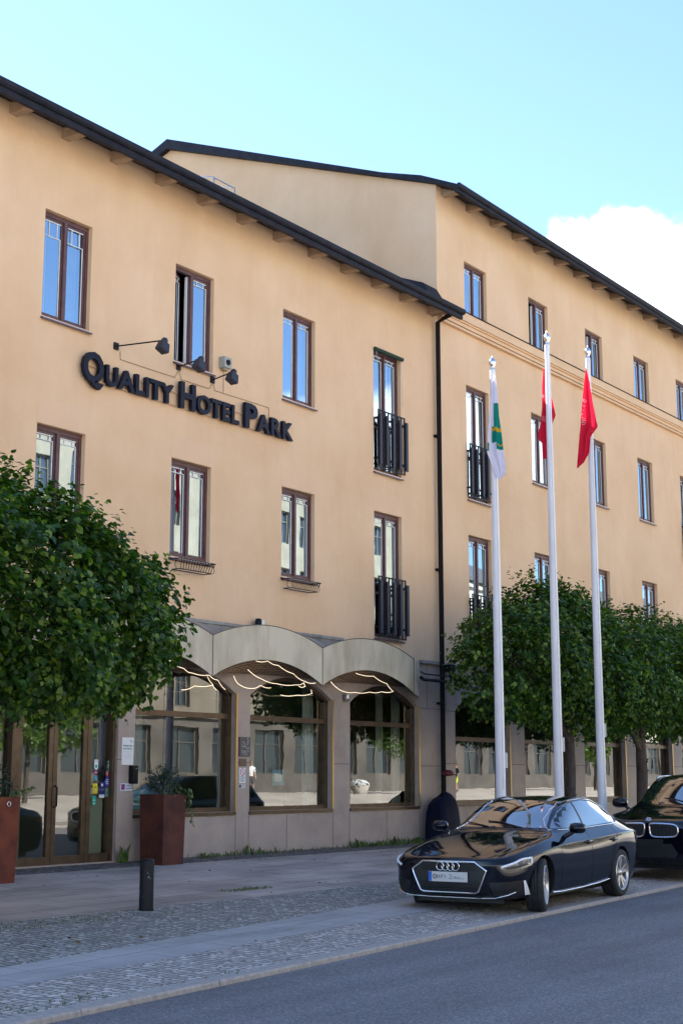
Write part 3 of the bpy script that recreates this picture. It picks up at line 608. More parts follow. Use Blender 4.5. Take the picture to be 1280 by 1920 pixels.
# ------------------------------------------------------------ downpipes, covers
b = MB(); b.tube([(26.2,-.55,12.0),(26.2,-.35,11.95),(26.2,-.11,11.85),(26.2,-.11,.5)], .055, 12)
dp = tag(b.build('downpipe', M['pipe'] if 'pipe' in M else M['soffit'], None, loc=(26.2,-.11,.46)), 'long dark downpipe running down the joint between the two wings', 'drainpipe')
for z in (3.3, 6.2, 9.2): q = MB(); q.box(26.13,26.27,-.12,0,z,z+.05); q.build('pipe_bracket', M['soffit'], dp)
b = MB(); b.tube([(24.75,-.50,3.78),(25.3,-.22,3.78),(26.35,-.22,3.78),(26.47,-.18,3.86),(26.48,-.12,4.05)], .035, 10); b.tube([(24.75,-.50,3.9),(25.3,-.23,3.9),(26.3,-.23,3.9)], .015, 6)
gp = tag(b.build('canopy_drainpipe', M['soffit'], None, loc=(26.4,-.12,3.8)), 'short dark drain elbow beside the end of the scalloped canopy', 'drainpipe')
q = MB(); q.box(26.38,26.60,-.20,-.02,4.02,4.17); q.build('hopper', M['soffit'], gp)
# ------------------------------------------------------------ small things on the walls
def text_geo(body, size=1.0, bold=0.0, extrude=.02, res=3, italic=False):
    cu = bpy.data.curves.new('t', 'FONT'); cu.body = body; cu.size = size; cu.extrude = extrude; cu.offset = bold; cu.resolution_u = res
    if italic: cu.shear = .25
    ob = bpy.data.objects.new('t', cu); col.objects.link(ob); bpy.context.view_layer.update()
    me = bpy.data.meshes.new_from_object(ob.evaluated_get(bpy.context.evaluated_depsgraph_get()))
    vs = [tuple(v.co) for v in me.vertices]; fs = [tuple(p.vertices) for p in me.polygons]
    bpy.data.objects.remove(ob); bpy.data.curves.remove(cu); bpy.data.meshes.remove(me)
    return vs, fs
def letter(b, ch, x0, x1, z0, z1, y, ext=.04, bold=.02, mi=0, flip=False):
    vs, fs = text_geo(ch, 1, bold, .5)
    xs = [v[0] for v in vs]; ys = [v[1] for v in vs]; zs = [v[2] for v in vs]
    ax, bx, ay, by = min(xs), max(xs), min(ys), max(ys); az_, bz = min(zs), max(zs)
    def T(v):
        u = (v[0]-ax)/(bx-ax); u = 1-u if flip else u
        return (x0+(x1-x0)*u, y-ext*(v[2]-az_)/max(1e-9, bz-az_), z0+(z1-z0)*(v[1]-ay)/(by-ay))
    b.add([T(v) for v in vs], fs, mi)
hs = empty('hotel_sign', (15.42, 0, 8.07), 'dark blue raised letters spelling out the hotel name on the apricot wall', 'sign')
L_ = [('Q',15.43,15.89,7.955,8.56),('U',15.94,16.22,8.07,8.42),('A',16.23,16.61,8.08,8.42),('L',16.63,16.85,8.08,8.42),('I',16.875,16.95,8.08,8.42),('T',16.97,17.29,8.08,8.42),('Y',17.24,17.57,8.08,8.42),
      ('H',17.74,18.13,8.08,8.55),('O',18.17,18.54,8.075,8.425),('T',18.55,18.83,8.08,8.42),('E',18.86,19.07,8.08,8.42),('L',19.11,19.32,8.08,8.42),('P',19.49,19.85,8.08,8.55),('A',19.85,20.21,8.08,8.42),('R',20.25,20.55,8.08,8.42),('K',20.60,20.92,8.08,8.42)]
for ch, x0, x1, z0, z1 in L_:
    b = MB(); letter(b, ch, x0, x1, z0, z1, -.05, .075, .035); b.build('letter', M['sign'], hs)
b = MB(); b.box(15.5, 20.9, -.05, -.03, 8.33, 8.345); b.box(15.5, 20.9, -.05, -.03, 8.10, 8.115)
for x in (15.6, 17.0, 18.0, 19.2, 20.6): b.box(x, x+.02, -.03, 0, 8.09, 8.35)
b.build('mounting_rail', M['tan'], hs)
# sign floodlights: bracket on the wall, thin arm, hanging head
def flood(x, z, hx, hz, out, label):
    r = empty('wall_floodlight', (x, 0, z), label, 'floodlight', 'floodlights above the hotel sign')
    q = MB(); q.box(x-.05, x+.05, -.03, 0, z-.06, z+.06); q.build('bracket', M['black'], r)
    q = MB(); q.tube([(x,-.03,z), (hx,-out,hz+.06)], .013, 8); q.build('arm', M['black'], r)
    q = MB(); q.lathe([(.001,-.05),(.045,-.04),(.06,0),(.045,.04),(.001,.05)], (hx,-out,hz+.05), 12, axis='Y')
    hd = Vector((hx,-out,hz+.02)); rot = Matrix.Rotation(.35, 3, 'Y') * .78
    pr = [(-.10,-.07,.0),(.10,-.07,.0),(.10,.07,.0),(-.10,.07,.0),(-.12,-.10,-.20),(.12,-.10,-.20),(.12,.10,-.20),(-.12,.10,-.20),(-.10,-.08,-.23),(.10,-.08,-.23),(.10,.08,-.23),(-.10,.08,-.23)]
    q.add([hd + rot @ Vector(p) for p in pr], [(3,2,1,0),(0,1,5,4),(1,2,6,5),(2,3,7,6),(3,0,4,7),(4,5,9,8),(5,6,10,9),(6,7,11,10),(7,4,8,11),(8,9,10,11)])
    q.build('lamp_head', M['blackish'], r)
flood(16.25, 8.82, 16.52, 8.78, .85, 'grey floodlight on a long thin arm above the first letter of the hotel sign')
flood(17.78, 8.83, 17.42, 8.68, .85, 'dark floodlight on a thin arm just under the open window')
flood(18.68, 8.80, 18.28, 8.66, .85, 'dark floodlight on a thin arm below the pale sensor box')
b = MB(); b.tube([(16.35,-.012,8.76),(16.36,-.012,8.62),(17.7,-.012,8.62),(17.8,-.012,8.78),(17.85,-.012,8.62),(18.6,-.012,8.62),(18.7,-.012,8.74)], .007, 5); b.tube([(18.72,-.012,8.74),(18.75,-.012,8.62),(20.3,-.012,8.63),(20.32,-.012,8.42)], .007, 5)
tag(b.build('wall_cable', M['cable'], None, loc=(16.3,0,8.6)), 'thin pale cable looping along the wall above the sign letters', 'cable')
r = empty('sensor_box', (18.9,0,9.1), 'pale square sensor box with a round black opening beside the open window', 'sensor')
q = MB(); q.box(18.86, 19.06, -.14, -.0, 9.07, 9.27); q.build('housing', M['white_box'] if 'white_box' in M else M['curtain'], r)
q = MB(); q.lathe([(.001,-.16),(.05,-.16),(.055,-.14)], (18.96,0,9.17), 16, axis='Y'); q.lathe([(.055,-.141),(.001,-.141)],(18.96,0,9.17),16,axis='Y'); q.build('lens', M['black'], r)
q = MB(); q.tube([(18.98,-.02,9.07),(18.99,-.012,8.62)], .006, 5); q.box(18.9,19.02,-.1,-.02,9.03,9.07); q.build('cable', M['cable'], r)
r = empty('security_camera', (19.95,-.1,4.46), 'tiny black and white security camera sitting on the canopy edge', 'camera')
q = MB(); q.lathe([(.001,4.60),(.05,4.59),(.065,4.54),(.06,4.49),(.07,4.46)], (19.93,-.12,0), 14); q.build('dome', M['black'], r)
q = MB(); q.box(19.99,20.09,-.14,-.03,4.455,4.57); q.build('mount', M['white'], r)
r = empty('wall_sensor', (22.72,-.05,3.26), 'small grey dome sensor under the canopy at the top of the pillar', 'sensor')
q = MB(); q.lathe([(.001,3.22),(.04,3.23),(.06,3.27),(.055,3.33),(.05,3.36)], (22.72,-.09,0), 14); q.build('dome', M['alu'], r); q = MB(); q.box(22.67,22.77,-.1,0,3.355,3.375); q.build('mount', M['alu'], r)
# plaques
def cm(name, c, rough=.5, es=0): 
    if name not in M: M[name] = mat(name, c, rough)
    return M[name]
cm('ink', (.02,.02,.02)); cm('paper', (.72,.74,.76)); cm('plum_grey', (.075,.068,.075), .35); cm('light_ink', (.42,.42,.43)); cm('teal_ink', (.02,.22,.20)); cm('red_ink', (.55,.02,.03)); cm('blue_ink', (.03,.05,.35)); cm('plate_brown', (.13,.08,.055), .4)
def board(name, x0, x1, z0, z1, m, label, cat='sign', group=None, d=.02, y=0):
    r = empty(name, (x0, y, z0), label, cat, group); q = MB(); q.box(x0, x1, y-d, y-.0005, z0, z1); q.build('board', m, r); return r
def ptext(r, txt, x0, z0, size, m, y, name='lettering', bold=.0, width=None):
    vs, fs = text_geo(txt, size, bold, .0008); 
    if width:
        mx = max(v[0] for v in vs) - min(v[0] for v in vs); k = width/mx
    else: k = 1
    b = MB(); b.add([(x0+v[0]*k, y-v[2]-.0012, z0+v[1]) for v in vs], fs); return b.build(name, m, r)
def strip_lines(r, x0, x1, zs, m, y, t=.004):
    b = MB()
    for z in zs: b.box(x0, x1, y-.0018, y-.0002, z, z+t)
    return b.build('fine_print', m, r)
def curve_band(pts, y, w, r, m, name='emblem'):
    b = MB(); b.tube([(x, y, z) for x, z in pts], w, 6); return b.build(name, m, r)
r = board('hotel_plaque', 19.56, 19.85, 2.13, 2.47, M['plum_grey'], 'dark grey square plaque with a pale looping line emblem on the stone pillar', d=.03)
for off in (0, .02):
    curve_band([(19.62+off,2.39),(19.66+off,2.37),(19.70+off,2.31),(19.75+off,2.265),(19.79+off*.5,2.27),(19.83,2.29)], -.031, .0045, r, M['light_ink'])
curve_band([(19.77,2.465),(19.785,2.41),(19.775,2.36),(19.755,2.33)], -.031, .007, r, M['light_ink']); curve_band([(19.61,2.34),(19.63,2.305),(19.66,2.295),(19.69,2.30)], -.031, .007, r, M['light_ink'])
ptext(r, 'QUALITY', 19.605, 2.195, .065, M['light_ink'], -.031, width=.21); ptext(r, 'HOTEL', 19.655, 2.155, .04, M['light_ink'], -.031, width=.12)
board('metal_plate', 19.575, 19.76, 1.96, 2.09, M['plate_brown'], 'plain brown metal plate under the looping line emblem plaque', 'plate')
r = board('no_smoking_sign', 19.59, 19.755, 1.665, 1.93, M['paper'], 'white notice with a red no smoking ring on the stone pillar', d=.006)
pts = [(19.6725+.055*cos(t), 1.855+.062*sin(t)) for t in [2*pi*k/24 for k in range(25)]]; curve_band(pts, -.007, .0055, r, M['red_ink']); curve_band([(19.637,1.9),(19.708,1.81)], -.007, .0045, r, M['red_ink'])
for k, (t_, z) in enumerate([('Rökning', 1.765), ('inom detta', 1.73), ('undanbedes', 1.695)]): ptext(r, t_, 19.605, z, .03, M['ink'], -.006, width=.12)
r = board('door_notice', 19.585, 19.75, 1.58, 1.64, M['paper'], 'narrow white label with a black end under the no smoking notice', d=.006)
q = MB(); q.box(19.585,19.635,-.0075,-.0062,1.585,1.635); q.build('symbol', M['ink'], r); ptext(r, 'Välkommen', 19.645, 1.615, .022, M['ink'], -.006, width=.095); ptext(r, 'till hotellet', 19.645, 1.592, .022, M['ink'], -.006, width=.095)
r = board('white_notice', 16.655, 16.915, 1.965, 2.40, M['paper'], 'tall white notice with teal heading beside the entrance door', d=.012)
ptext(r, 'Breathe, listen', 16.68, 2.255, .042, M['teal_ink'], -.012, width=.21, bold=.001); ptext(r, 'and clean air', 16.68, 2.21, .042, M['teal_ink'], -.012, width=.20, bold=.001)
strip_lines(r, 16.68, 16.89, [2.17, 2.11, 2.09], M['light_ink'], -.012); strip_lines(r, 16.72, 16.86, [2.145, 2.065], M['light_ink'], -.012)
for k in range(4): curve_band([(16.86+.022*cos(t+k*pi/4), 2.34+.008*sin(t)+.022*sin(k*pi/4)*sin(t)) for t in [2*pi*j/10 for j in range(11)]], -.0125, .0012, r, M['teal_ink'])
r = empty('key_box', (16.83,0,1.67), 'slim black box on the edge of the pillar below the white notice', 'box'); q = MB(); q.box(16.83,16.955,-.09,-.0005,1.665,1.955); q.build('housing', M['black'], r); q = MB(); q.box(16.90,16.93,-.0925,-.0905,1.905,1.912); q.build('indicator', M['light_ink'], r)
r = board('welcome_sign', 16.645, 16.915, 1.555, 1.675, M['paper'], 'small white sign with a blue and red square below the black box', d=.012)
q = MB(); q.box(16.66,16.735,-.014,-.0122,1.572,1.66); q.build('symbol', M['blue_ink'], r); q = MB(); q.box(16.662,16.695,-.0152,-.0142,1.61,1.655); q.box(16.70,16.733,-.0152,-.0142,1.58,1.612); q.build('symbol', M['red_ink'], r)
ptext(r, 'Avoid the', 16.755, 1.625, .032, M['blue_ink'], -.012, width=.14); ptext(r, 'temptation', 16.755, 1.585, .032, M['blue_ink'], -.012, width=.145)
# stickers on the side pane (parts of the entrance frame)
cm('s_green', (.0,.10,.08)); cm('s_mint', (.0,.42,.28)); cm('s_yellow', (.70,.58,.02)); cm('s_navy', (.01,.01,.13)); cm('s_magenta', (.45,.03,.16)); cm('s_cyan', (.05,.38,.55)); cm('s_red', (.55,.04,.05)); cm('s_blue', (.01,.05,.42)); cm('s_sage', (.12,.25,.20))
def disc(b, cx, cz, rx, rz, y0, y1, n=20): b.prism([(cx+rx*cos(2*pi*k/n), cz+rz*sin(2*pi*k/n)) for k in range(n)], y0, y1)
ys = .1165
def stk(kind, cx, cz, w, h, m, marks, label):
    cx += .105
    b = MB()
    if kind == 'r': b.box(cx-w/2, cx+w/2, ys, ys+.0015, cz-h/2, cz+h/2)
    elif kind == 'o': disc(b, cx, cz, w/2, h/2, ys, ys+.0015)
    else:
        b.box(cx-w/2, cx+w/2, ys, ys+.0015, cz-h*.2, cz+h/2); disc(b, cx, cz-h*.2, w/2, h*.3, ys-.0006, ys+.001)
    s = b.build('sticker', m, ef); s['label'] = label
    for k, (t_, dx, dz_, ww, mm) in enumerate(marks):
        if t_ == 'bar': q = MB(); q.box(cx+dx-ww/2, cx+dx+ww/2, ys-.0014, ys-.0008, cz+dz_-.006, cz+dz_+.006); q.build('mark', M[mm], s)
        elif t_ == 'dot': q = MB(); disc(q, cx+dx, cz+dz_, ww/2, ww/2, ys-.0014, ys-.0008); q.build('mark', M[mm], s)
        elif t_ == 'arc': q = MB(); q.tube([(cx+dx+ww/2*cos(a_), ys-.001, cz+dz_+ww/2*sin(a_)) for a_ in [pi+.3+k_*(pi-.6)/8 for k_ in range(9)]], .004, 5); q.build('mark', M[mm], s)
        else: ptext(s, t_, cx+dx-ww/2, cz+dz_, .03, M[mm], ys-.0005, 'mark', width=ww)
stk('p', 16.075+.04, 1.965, .085, .16, M['paper'], [('dot',0,-.025,.055,'s_mint'),('bar',0,.055,.06,'light_ink')], 'white pointed sticker with a green disc')
stk('r', 16.40, 1.945, .11, .17, M['s_green'], [('dot',0,.015,.05,'paper'),('dot',0.004,.02,.036,'s_green'),('arc',0,.01,.085,'paper'),('bar',0,-.07,.035,'paper'),('bar',0,.068,.06,'paper')], 'dark green sticker with a white round mark')
stk('o', 16.11, 1.845, .06, .075, M['s_magenta'], [('bar',0,.0,.035,'paper')], 'magenta round sticker')
stk('o', 16.11, 1.76, .06, .085, M['s_cyan'], [], 'light blue oval sticker')
stk('r', 16.36, 1.825, .055, .085, M['s_red'], [('bar',0,.02,.035,'paper'),('bar',0,-.01,.035,'paper')], 'red square sticker')
stk('o', 16.375, 1.70, .12, .165, M['s_blue'], [('bar',0,.03,.07,'paper'),('bar',0,.0,.10,'paper'),('bar',0,-.03,.06,'paper'),('dot',0,-.055,.02,'s_red')], 'round blue sticker with white lines')
stk('r', 16.105, 1.595, .105, .155, M['s_yellow'], [('bar',0,.02,.06,'ink'),('dot',0,-.03,.03,'light_ink')], 'yellow sticker')
stk('r', 16.26, 1.60, .105, .20, M['s_navy'], [('dot',-.005,.05,.045,'paper'),('CCN',0,-.035,.08,'light_ink')], 'navy sticker with a white bird shape')
stk('r', 16.255, 1.475, .115, .05, M['paper'], [('bar',0,.008,.06,'light_ink')], 'white strip sticker')
stk('r', 16.365, 1.535, .075, .14, M['s_sage'], [('dot',0,-.01,.03,'s_green')], 'sage green sticker')
stk('r', 16.09, 1.41, .07, .14, M['s_mint'], [('bar',0,.005,.04,'paper'),('bar',0,-.045,.035,'paper')], 'bright green sticker')
# light ropes hanging under the canopy fronts
def rope(runs, label):
    b = MB()
    for pts in runs:
        fine = []
        for i in range(len(pts)-1):
            for k in range(4):
                t = k/4; p, q = Vector(pts[i]), Vector(pts[i+1]); fine.append(p.lerp(q, t) - Vector((0,0,.02*sin(pi*t))))
        fine.append(Vector(pts[-1])); b.tube(fine, .0034, 6)
    o = b.build('light_rope', M['rope'], None, loc=runs[0][0]); tag(o, label, 'light rope', 'lit ropes under the canopy')
Y = -.78
rope([[(18.85,Y,3.58),(19.22,Y,3.44),(19.66,Y,3.38),(20.2,Y,3.39),(20.43,Y,3.44),(20.47,Y,3.38),(20.28,Y,3.365)], [(19.04,Y-.02,3.74),(19.36,Y-.02,3.76),(19.66,Y-.02,3.70),(20.09,Y-.02,3.58),(20.43,Y-.02,3.46),(20.75,Y-.02,3.45)], [(18.57,-.7,3.46),(18.7,-.7,3.33),(19.03,-.7,3.27),(19.32,-.68,3.34),(19.61,-.68,3.31)],[(19.9,-.66,3.20),(20.4,-.66,3.22),(20.81,-.68,3.27),(20.75,-.7,3.33)]], 'warm lit rope looped twice under the canopy vault over the middle shop window')
rope([[(16.2,Y,3.80),(16.54,Y,3.72),(16.91,Y,3.6),(17.23,Y,3.5),(17.43,Y,3.44),(17.85,Y,3.43),(18.07,Y,3.36),(18.27,Y,3.21)], [(17.38,-.6,3.17),(17.7,-.6,3.25),(18.17,-.6,3.29)], [(17.9,-.7,3.42),(18.02,-.7,3.3),(18.14,-.7,3.2)]], 'warm lit rope under the canopy vault nearest the left tree')
rope([[(21.24,Y,3.50),(21.58,Y,3.35),(22.01,Y,3.34),(22.5,Y,3.37),(22.9,Y,3.395),(23.31,Y,3.42),(23.08,Y,3.56),(22.63,Y,3.68),(22.04,Y,3.70)]], 'warm lit rope in a single loop under the canopy vault next to the downpipe')
# things inside the shop windows
def shop_things():
    cm('teal', (.12,.30,.30)); cm('coral', (.5,.12,.10)); cm('pot', (.75,.7,.6))
    r = empty('poster_stand', (21.55,.75,.44), 'black two legged stand holding a framed blue picture inside the middle shop window', 'poster stand')
    q = MB(); q.box(21.40,21.44,.73,.77,.44,1.95); q.box(21.82,21.86,.73,.77,.44,1.95); q.box(21.44,21.82,.73,.77,1.91,1.95); q.box(21.44,21.82,.73,.77,1.58,1.61); q.build('frame', M['black'], r)
    q = MB(); q.box(21.445,21.815,.745,.755,1.615,1.905); q.build('poster', cm('poster_blue', (.10,.35,.45)), r); q = MB(); q.box(21.52,21.74,.74,.744,1.68,1.84); q.build('picture', M['paper'], r)
    r = empty('armchair', (18.6,1.3,.44), 'pale teal armchair behind the glass of the shop window next to the entrance pillar', 'armchair')
    q = MB(); q.box(18.3,18.95,.9,1.5,.75,.95); q.build('seat', M['teal'], r); q = MB(); q.box(18.3,18.95,1.45,1.6,.75,1.55); q.build('backrest', M['teal'], r)
    for x in (18.33,18.9):
        for y in (.95,1.5): q = MB(); q.tube([(x,y,.44),(x,y,.75)], .02, 8); q.build('leg', M['black'], r)
    for x in (18.25,18.93): q = MB(); q.box(x,x+.09,.9,1.5,.75,1.2); q.build('armrest', M['teal'], r)
shop_things()
# bollard
bz = gz(12.78,-4.29)
b = MB(); b.lathe([(.085,0),(.085,.575),(.080,.592),(.066,.60),(.001,.603)], (12.78,-4.29,bz-.01), 32)
m = mat('bollard_paint', (.012,.013,.018), .5, spec=.25); N, L, bb = nodes(m); n1 = noise(N, L, 14, 5, .7, mapping=(1.6,1.6,.9)); rr = ramp(N, [(.66,(.006,.007,.011)),(.672,(.30,.31,.33))]); L.new(n1.outputs['Fac'], rr.inputs[0]); L.new(rr.outputs[0], bb.inputs['Base Color'])
M['bollard'] = m
r = empty('bollard', (12.78,-4.29,bz), 'short black scratched steel bollard standing on the slab paving', 'bollard'); b.build('post', m, r)
q = MB(); q.lathe([(.0865,.50),(.0865,.506)], (12.78,-4.29,bz), 32); q.build('groove', M['soffit'], r); q = MB(); q.lathe([(.10,-.01),(.10,.004),(.086,.008)], (12.78,-4.29,bz), 24); q.build('collar', M['soffit'], r)
# rust planters and what grows in them
def rust(name, c1, c2):
    return noisy(mat(name, c1, .75), c1, c2, 3.0, 7, .15, 60, .35, .68)
M['rust'] = rust('corten_rust', (.045,.009,.006), (.12,.030,.016)); M['rust2'] = rust('corten_bright', (.085,.014,.007), (.20,.045,.016))
M['soil'] = mat('soil', (.03,.02,.012), .95)
def planter(x0, x1, y0, y1, z, h, m, label, ring=False):
    cx, cy = (x0+x1)/2, (y0+y1)/2; r = empty('planter', (cx,cy,z), label, 'planter', 'tall rusty steel planters'); b = MB(); tp = .02
    o = [(x0+tp,y0+tp,z),(x1-tp,y0+tp,z),(x1-tp,y1-tp,z),(x0+tp,y1-tp,z)]; t = [(x0,y0,z+h),(x1,y0,z+h),(x1,y1,z+h),(x0,y1,z+h)]; e = .03
    i1 = [(x0+e,y0+e,z+h),(x1-e,y0+e,z+h),(x1-e,y1-e,z+h),(x0+e,y1-e,z+h)]; i2 = [(a,bb_,z+h-.1) for a, bb_, _ in i1]
    b.add(o+t+i1+i2, [(0,1,5,4),(1,2,6,5),(2,3,7,6),(3,0,4,7)] + [(4+k,4+(k+1)%4,8+(k+1)%4,8+k) for k in range(4)] + [(8+k,8+(k+1)%4,12+(k+1)%4,12+k) for k in range(4)])
    b.build('box', m, r); q = MB(); q.quad(*[(a,bb_,z+h-.05) for a, bb_, _ in i1]); q.build('soil', M['soil'], r)
    if ring:
        q = MB(); rx, rz = x1-.20, z+h-.09; q.tube([(rx+.028*cos(a), y0-.012, rz+.03*sin(a)) for a in [2*pi*k/16 for k in range(17)]], .007, 6); q.build('lifting_ring', M['silver'], r)
    return cx, cy, z+h
M['leaf_dark'] = None
# foliage ------------------------------------------------------------------
def leaf_mat(name, c1, c2, c3, trans=.28, rough=.45):
    m = mat(name, c1, rough, spec=.45); N, L, b = nodes(m); g = N.new('ShaderNodeNewGeometry'); r = ramp(N, [(0, c1), (.65, c2), (1, c3)]); L.new(g.outputs['Random Per Island'], r.inputs[0]); L.new(r.outputs[0], b.inputs['Base Color'])
    out = N['Material Output']; t = N.new('ShaderNodeBsdfTranslucent'); mx = N.new('ShaderNodeMixShader'); mx.inputs[0].default_value = trans
    br = N.new('ShaderNodeMix'); br.data_type = 'RGBA'; br.blend_type = 'MULTIPLY'; br.inputs['Factor'].default_value = 1; br.inputs['B'].default_value = (1.5,1.7,.5,1); L.new(r.outputs[0], br.inputs['A']); L.new(br.outputs['Result'], t.inputs[0])
    L.new(b.outputs[0], mx.inputs[1]); L.new(t.outputs[0], mx.inputs[2]); L.new(mx.outputs[0], out.inputs[0]); return m
M['lime_leaf'] = leaf_mat('lime_leaf', (.017,.055,.008), (.036,.100,.013), (.19,.28,.035), .38)
M['shrub_leaf'] = leaf_mat('shrub_leaf', (.022,.040,.026), (.038,.062,.038), (.07,.10,.06), .1, .35)
M['ivy_leaf'] = leaf_mat('ivy_leaf', (.04,.08,.02), (.07,.12,.03), (.16,.22,.05), .25)
M['sun_leaf'] = leaf_mat('sun_leaf', (.05,.11,.02), (.09,.16,.03), (.15,.24,.05), .35)
M['bark'] = noisy(mat('bark', (.07,.05,.04), .9), (.045,.034,.028), (.10,.075,.06), 14, 6, .8, 30, bdist=.02, mapping=(1,1,.3))
LEAF = np.array([(0,-.5,0),(.34,-.42,.05),(.50,-.08,.09),(.30,.26,.06),(0,.62,-.05),(-.30,.26,.06),(-.50,-.08,.09),(-.34,-.42,.05)], float)   # heart shaped, keeled
LF = [(0,1,2,3,4),(0,4,5,6,7)]
NLEAF = np.array([(0,-.6,0),(.2,-.15,.03),(.17,.25,.03),(0,.65,-.02),(-.17,.25,.03),(-.2,-.15,.03)], float); NF = [(0,1,2,3),(0,3,4,5)]
def leaves(name, P, Nn, T, S, m, parent, shape='lime'):
    base, lf = (LEAF, LF) if shape == 'lime' else (NLEAF, NF)
    P = np.asarray(P); Nn = np.asarray(Nn); T = np.asarray(T); S = np.asarray(S)[:,None]
    Nn = Nn/np.linalg.norm(Nn, axis=1, keepdims=True); T = T - Nn*(T*Nn).sum(1, keepdims=True); T /= np.linalg.norm(T, axis=1, keepdims=True)+1e-9; B = np.cross(T, Nn)
    n = len(P); k = len(base); V = np.empty((n, k, 3))
    for i, (a, t, h) in enumerate(base): V[:, i] = P + S*(B*a + T*t + Nn*h)
    o = WL.get(parent, Vector((0,0,0))); V = V.reshape(-1, 3) - np.array(o)
    me = bpy.data.meshes.new(name); q = len(lf[0]); nf = n*len(lf)
    me.vertices.add(n*k); me.vertices.foreach_set('co', V.ravel()); me.loops.add(nf*q); me.polygons.add(nf)
    idx = (np.arange(n)[:,None,None]*k + np.array(lf)[None]).reshape(-1)
    me.loops.foreach_set('vertex_index', idx.astype(np.int32)); me.polygons.foreach_set('loop_start', (np.arange(nf)*q).astype(np.int32)); me.update(calc_edges=True)
    me.materials.append(m); ob = bpy.data.objects.new(name, me); col.objects.link(ob); ob.parent = parent; WL[ob] = o; return ob
def crown(parent, lobes, ntwig, per, size, m, rg, shoots=.1, name='crown', shape='lime', twig=.46, inner=.3):
    lobes = np.array(lobes, float); C_ = lobes[:, :3]; Rr = lobes[:, 3:6]
    area = (Rr[:,0]*Rr[:,1]+Rr[:,1]*Rr[:,2]+Rr[:,0]*Rr[:,2]); pr = area/area.sum()
    P = []; Nn = []; T = []; S = []; tw = []
    ph = rg.uniform(0, 6.28, (6, 3)); fr = rg.uniform(1.2, 3.4, (6, 3))
    while len(tw) < ntwig:
        i = rg.choice(len(lobes), p=pr); d = rg.normal(size=3); d /= np.linalg.norm(d)
        rad = 1 - inner*rg.random()**1.7; p = C_[i] + d*Rr[i]*rad
        bump = sum(sin(float(f @ p) + a[0]) for f, a in zip(fr, ph))/6
        p = C_[i] + d*Rr[i]*rad*(1 + .24*bump)
        q = ((p - C_)/Rr); q = (q*q).sum(1); q[i] = 9
        if (q < .62).any() and rg.random() < .88: continue
        if bump < -.28 and rg.random() < .7: continue
        out = d/Rr[i]; out /= np.linalg.norm(out)
        L_ = twig*rg.uniform(.5, 1.35)*(1.75 if (d[2] > .35 and rg.random() < shoots) else 1)
        up = .5 if d[2] > .2 else (-.1 if d[2] > -.4 else -.5)
        dr = out*1.0 + np.array([0,0,up]) + rg.normal(size=3)*.42; dr /= np.linalg.norm(dr)
        tw.append((p, dr, L_, out))
    for p, dr, L_, out in tw:
        n = rg.integers(int(per*.6), int(per*1.4)+1)
        for k in range(n):
            t = (k+rg.random())/n; pos = p + dr*L_*(t-.55) + np.array([0,0,-.10*L_*t*t]) + rg.normal(size=3)*size*.5
            nn = out*.55 + np.array([0,0,.65]) + rg.normal(size=3)*.42; tt = dr*.6 + np.array([0,0,-.75]) + rg.normal(size=3)*.5
            P.append(pos); Nn.append(nn); T.append(tt); S.append(size*rg.uniform(.65, 1.25)*(1-.25*(t > .85)))
    return leaves(name, P, Nn, T, S, m, parent, shape)
cx, cy, tz = planter(16.88, 17.40, -.73, -.21, gz(17.1,-.5)-.01, 1.09, M['rust'], 'dark rust steel planter in front of the shop glass, holding a round bush', False)
sh = empty('potted_shrub', (cx, cy, tz-.05), 'round dark olive-green bush growing in the planter by the shop glass', 'shrub')
rg = np.random.default_rng(3)
b = MB(); b.tube([(cx,cy,tz-.06),(cx+.01,cy,tz+.2)], .02, 8); [b.tube([(cx+.01,cy,tz+.15),(cx+.2*cos(a),cy+.2*sin(a),tz+.35)], .008, 5) for a in (0,1.3,2.6,3.9,5.2)]; b.build('stem', M['bark'], sh)
crown(sh, [(cx+.02,cy,tz+.27,.27,.27,.25),(cx-.12,cy+.05,tz+.22,.17,.17,.16),(cx+.14,cy-.05,tz+.24,.18,.18,.17)], 230, 7, .042, M['shrub_leaf'], rg, .3, 'foliage', 'n', .12, .7)
iv = empty('trailing_ivy', (cx+.2, cy-.25, tz-.02), 'thin ivy trailing over the right rim of the planter by the shop glass', 'plant')
P=[];Nn=[];T=[];S=[]
for k in range(95):
    t = rg.random(); s = rg.choice([0,1,2]); x = cx+.22+.06*s*.6+.08*t + rg.normal()*.02; y = cy-.27 - .02*s + rg.normal()*.02; z = tz+.04-.34*t*t*(1+.3*s)+rg.normal()*.02
    if rg.random() < .35: x = cx - .26 + rg.random()*.55; z = tz+.03+rg.normal()*.03; y = cy-.26
    P.append((x,y,z)); Nn.append((.3,-1,.4)+rg.normal(size=3)*.3); T.append((.2,-.2,-1)+rg.normal(size=3)*.4); S.append(.05*rg.uniform(.6,1.2))
leaves('foliage', P, Nn, T, S, M['ivy_leaf'], iv)
b = MB(); b.tube([(cx+.2,cy-.2,tz-.03),(cx+.27,cy-.29,tz+.02),(cx+.32,cy-.3,tz-.28)], .005, 5); b.build('stem', M['bark'], iv)
cx, cy, tz = planter(12.84, 13.38, -1.34, -.80, gz(13.3,-1.1)-.01, 1.13, M['rust2'], 'bright rust steel planter with a small ring at the left edge by the doors', True)
sh = empty('potted_shrub', (cx, cy, tz-.05), 'dark bush in the ringed planter at the left edge of the photo', 'shrub')
b = MB(); b.tube([(cx,cy,tz-.06),(cx+.01,cy,tz+.2)], .02, 8); b.build('stem', M['bark'], sh)
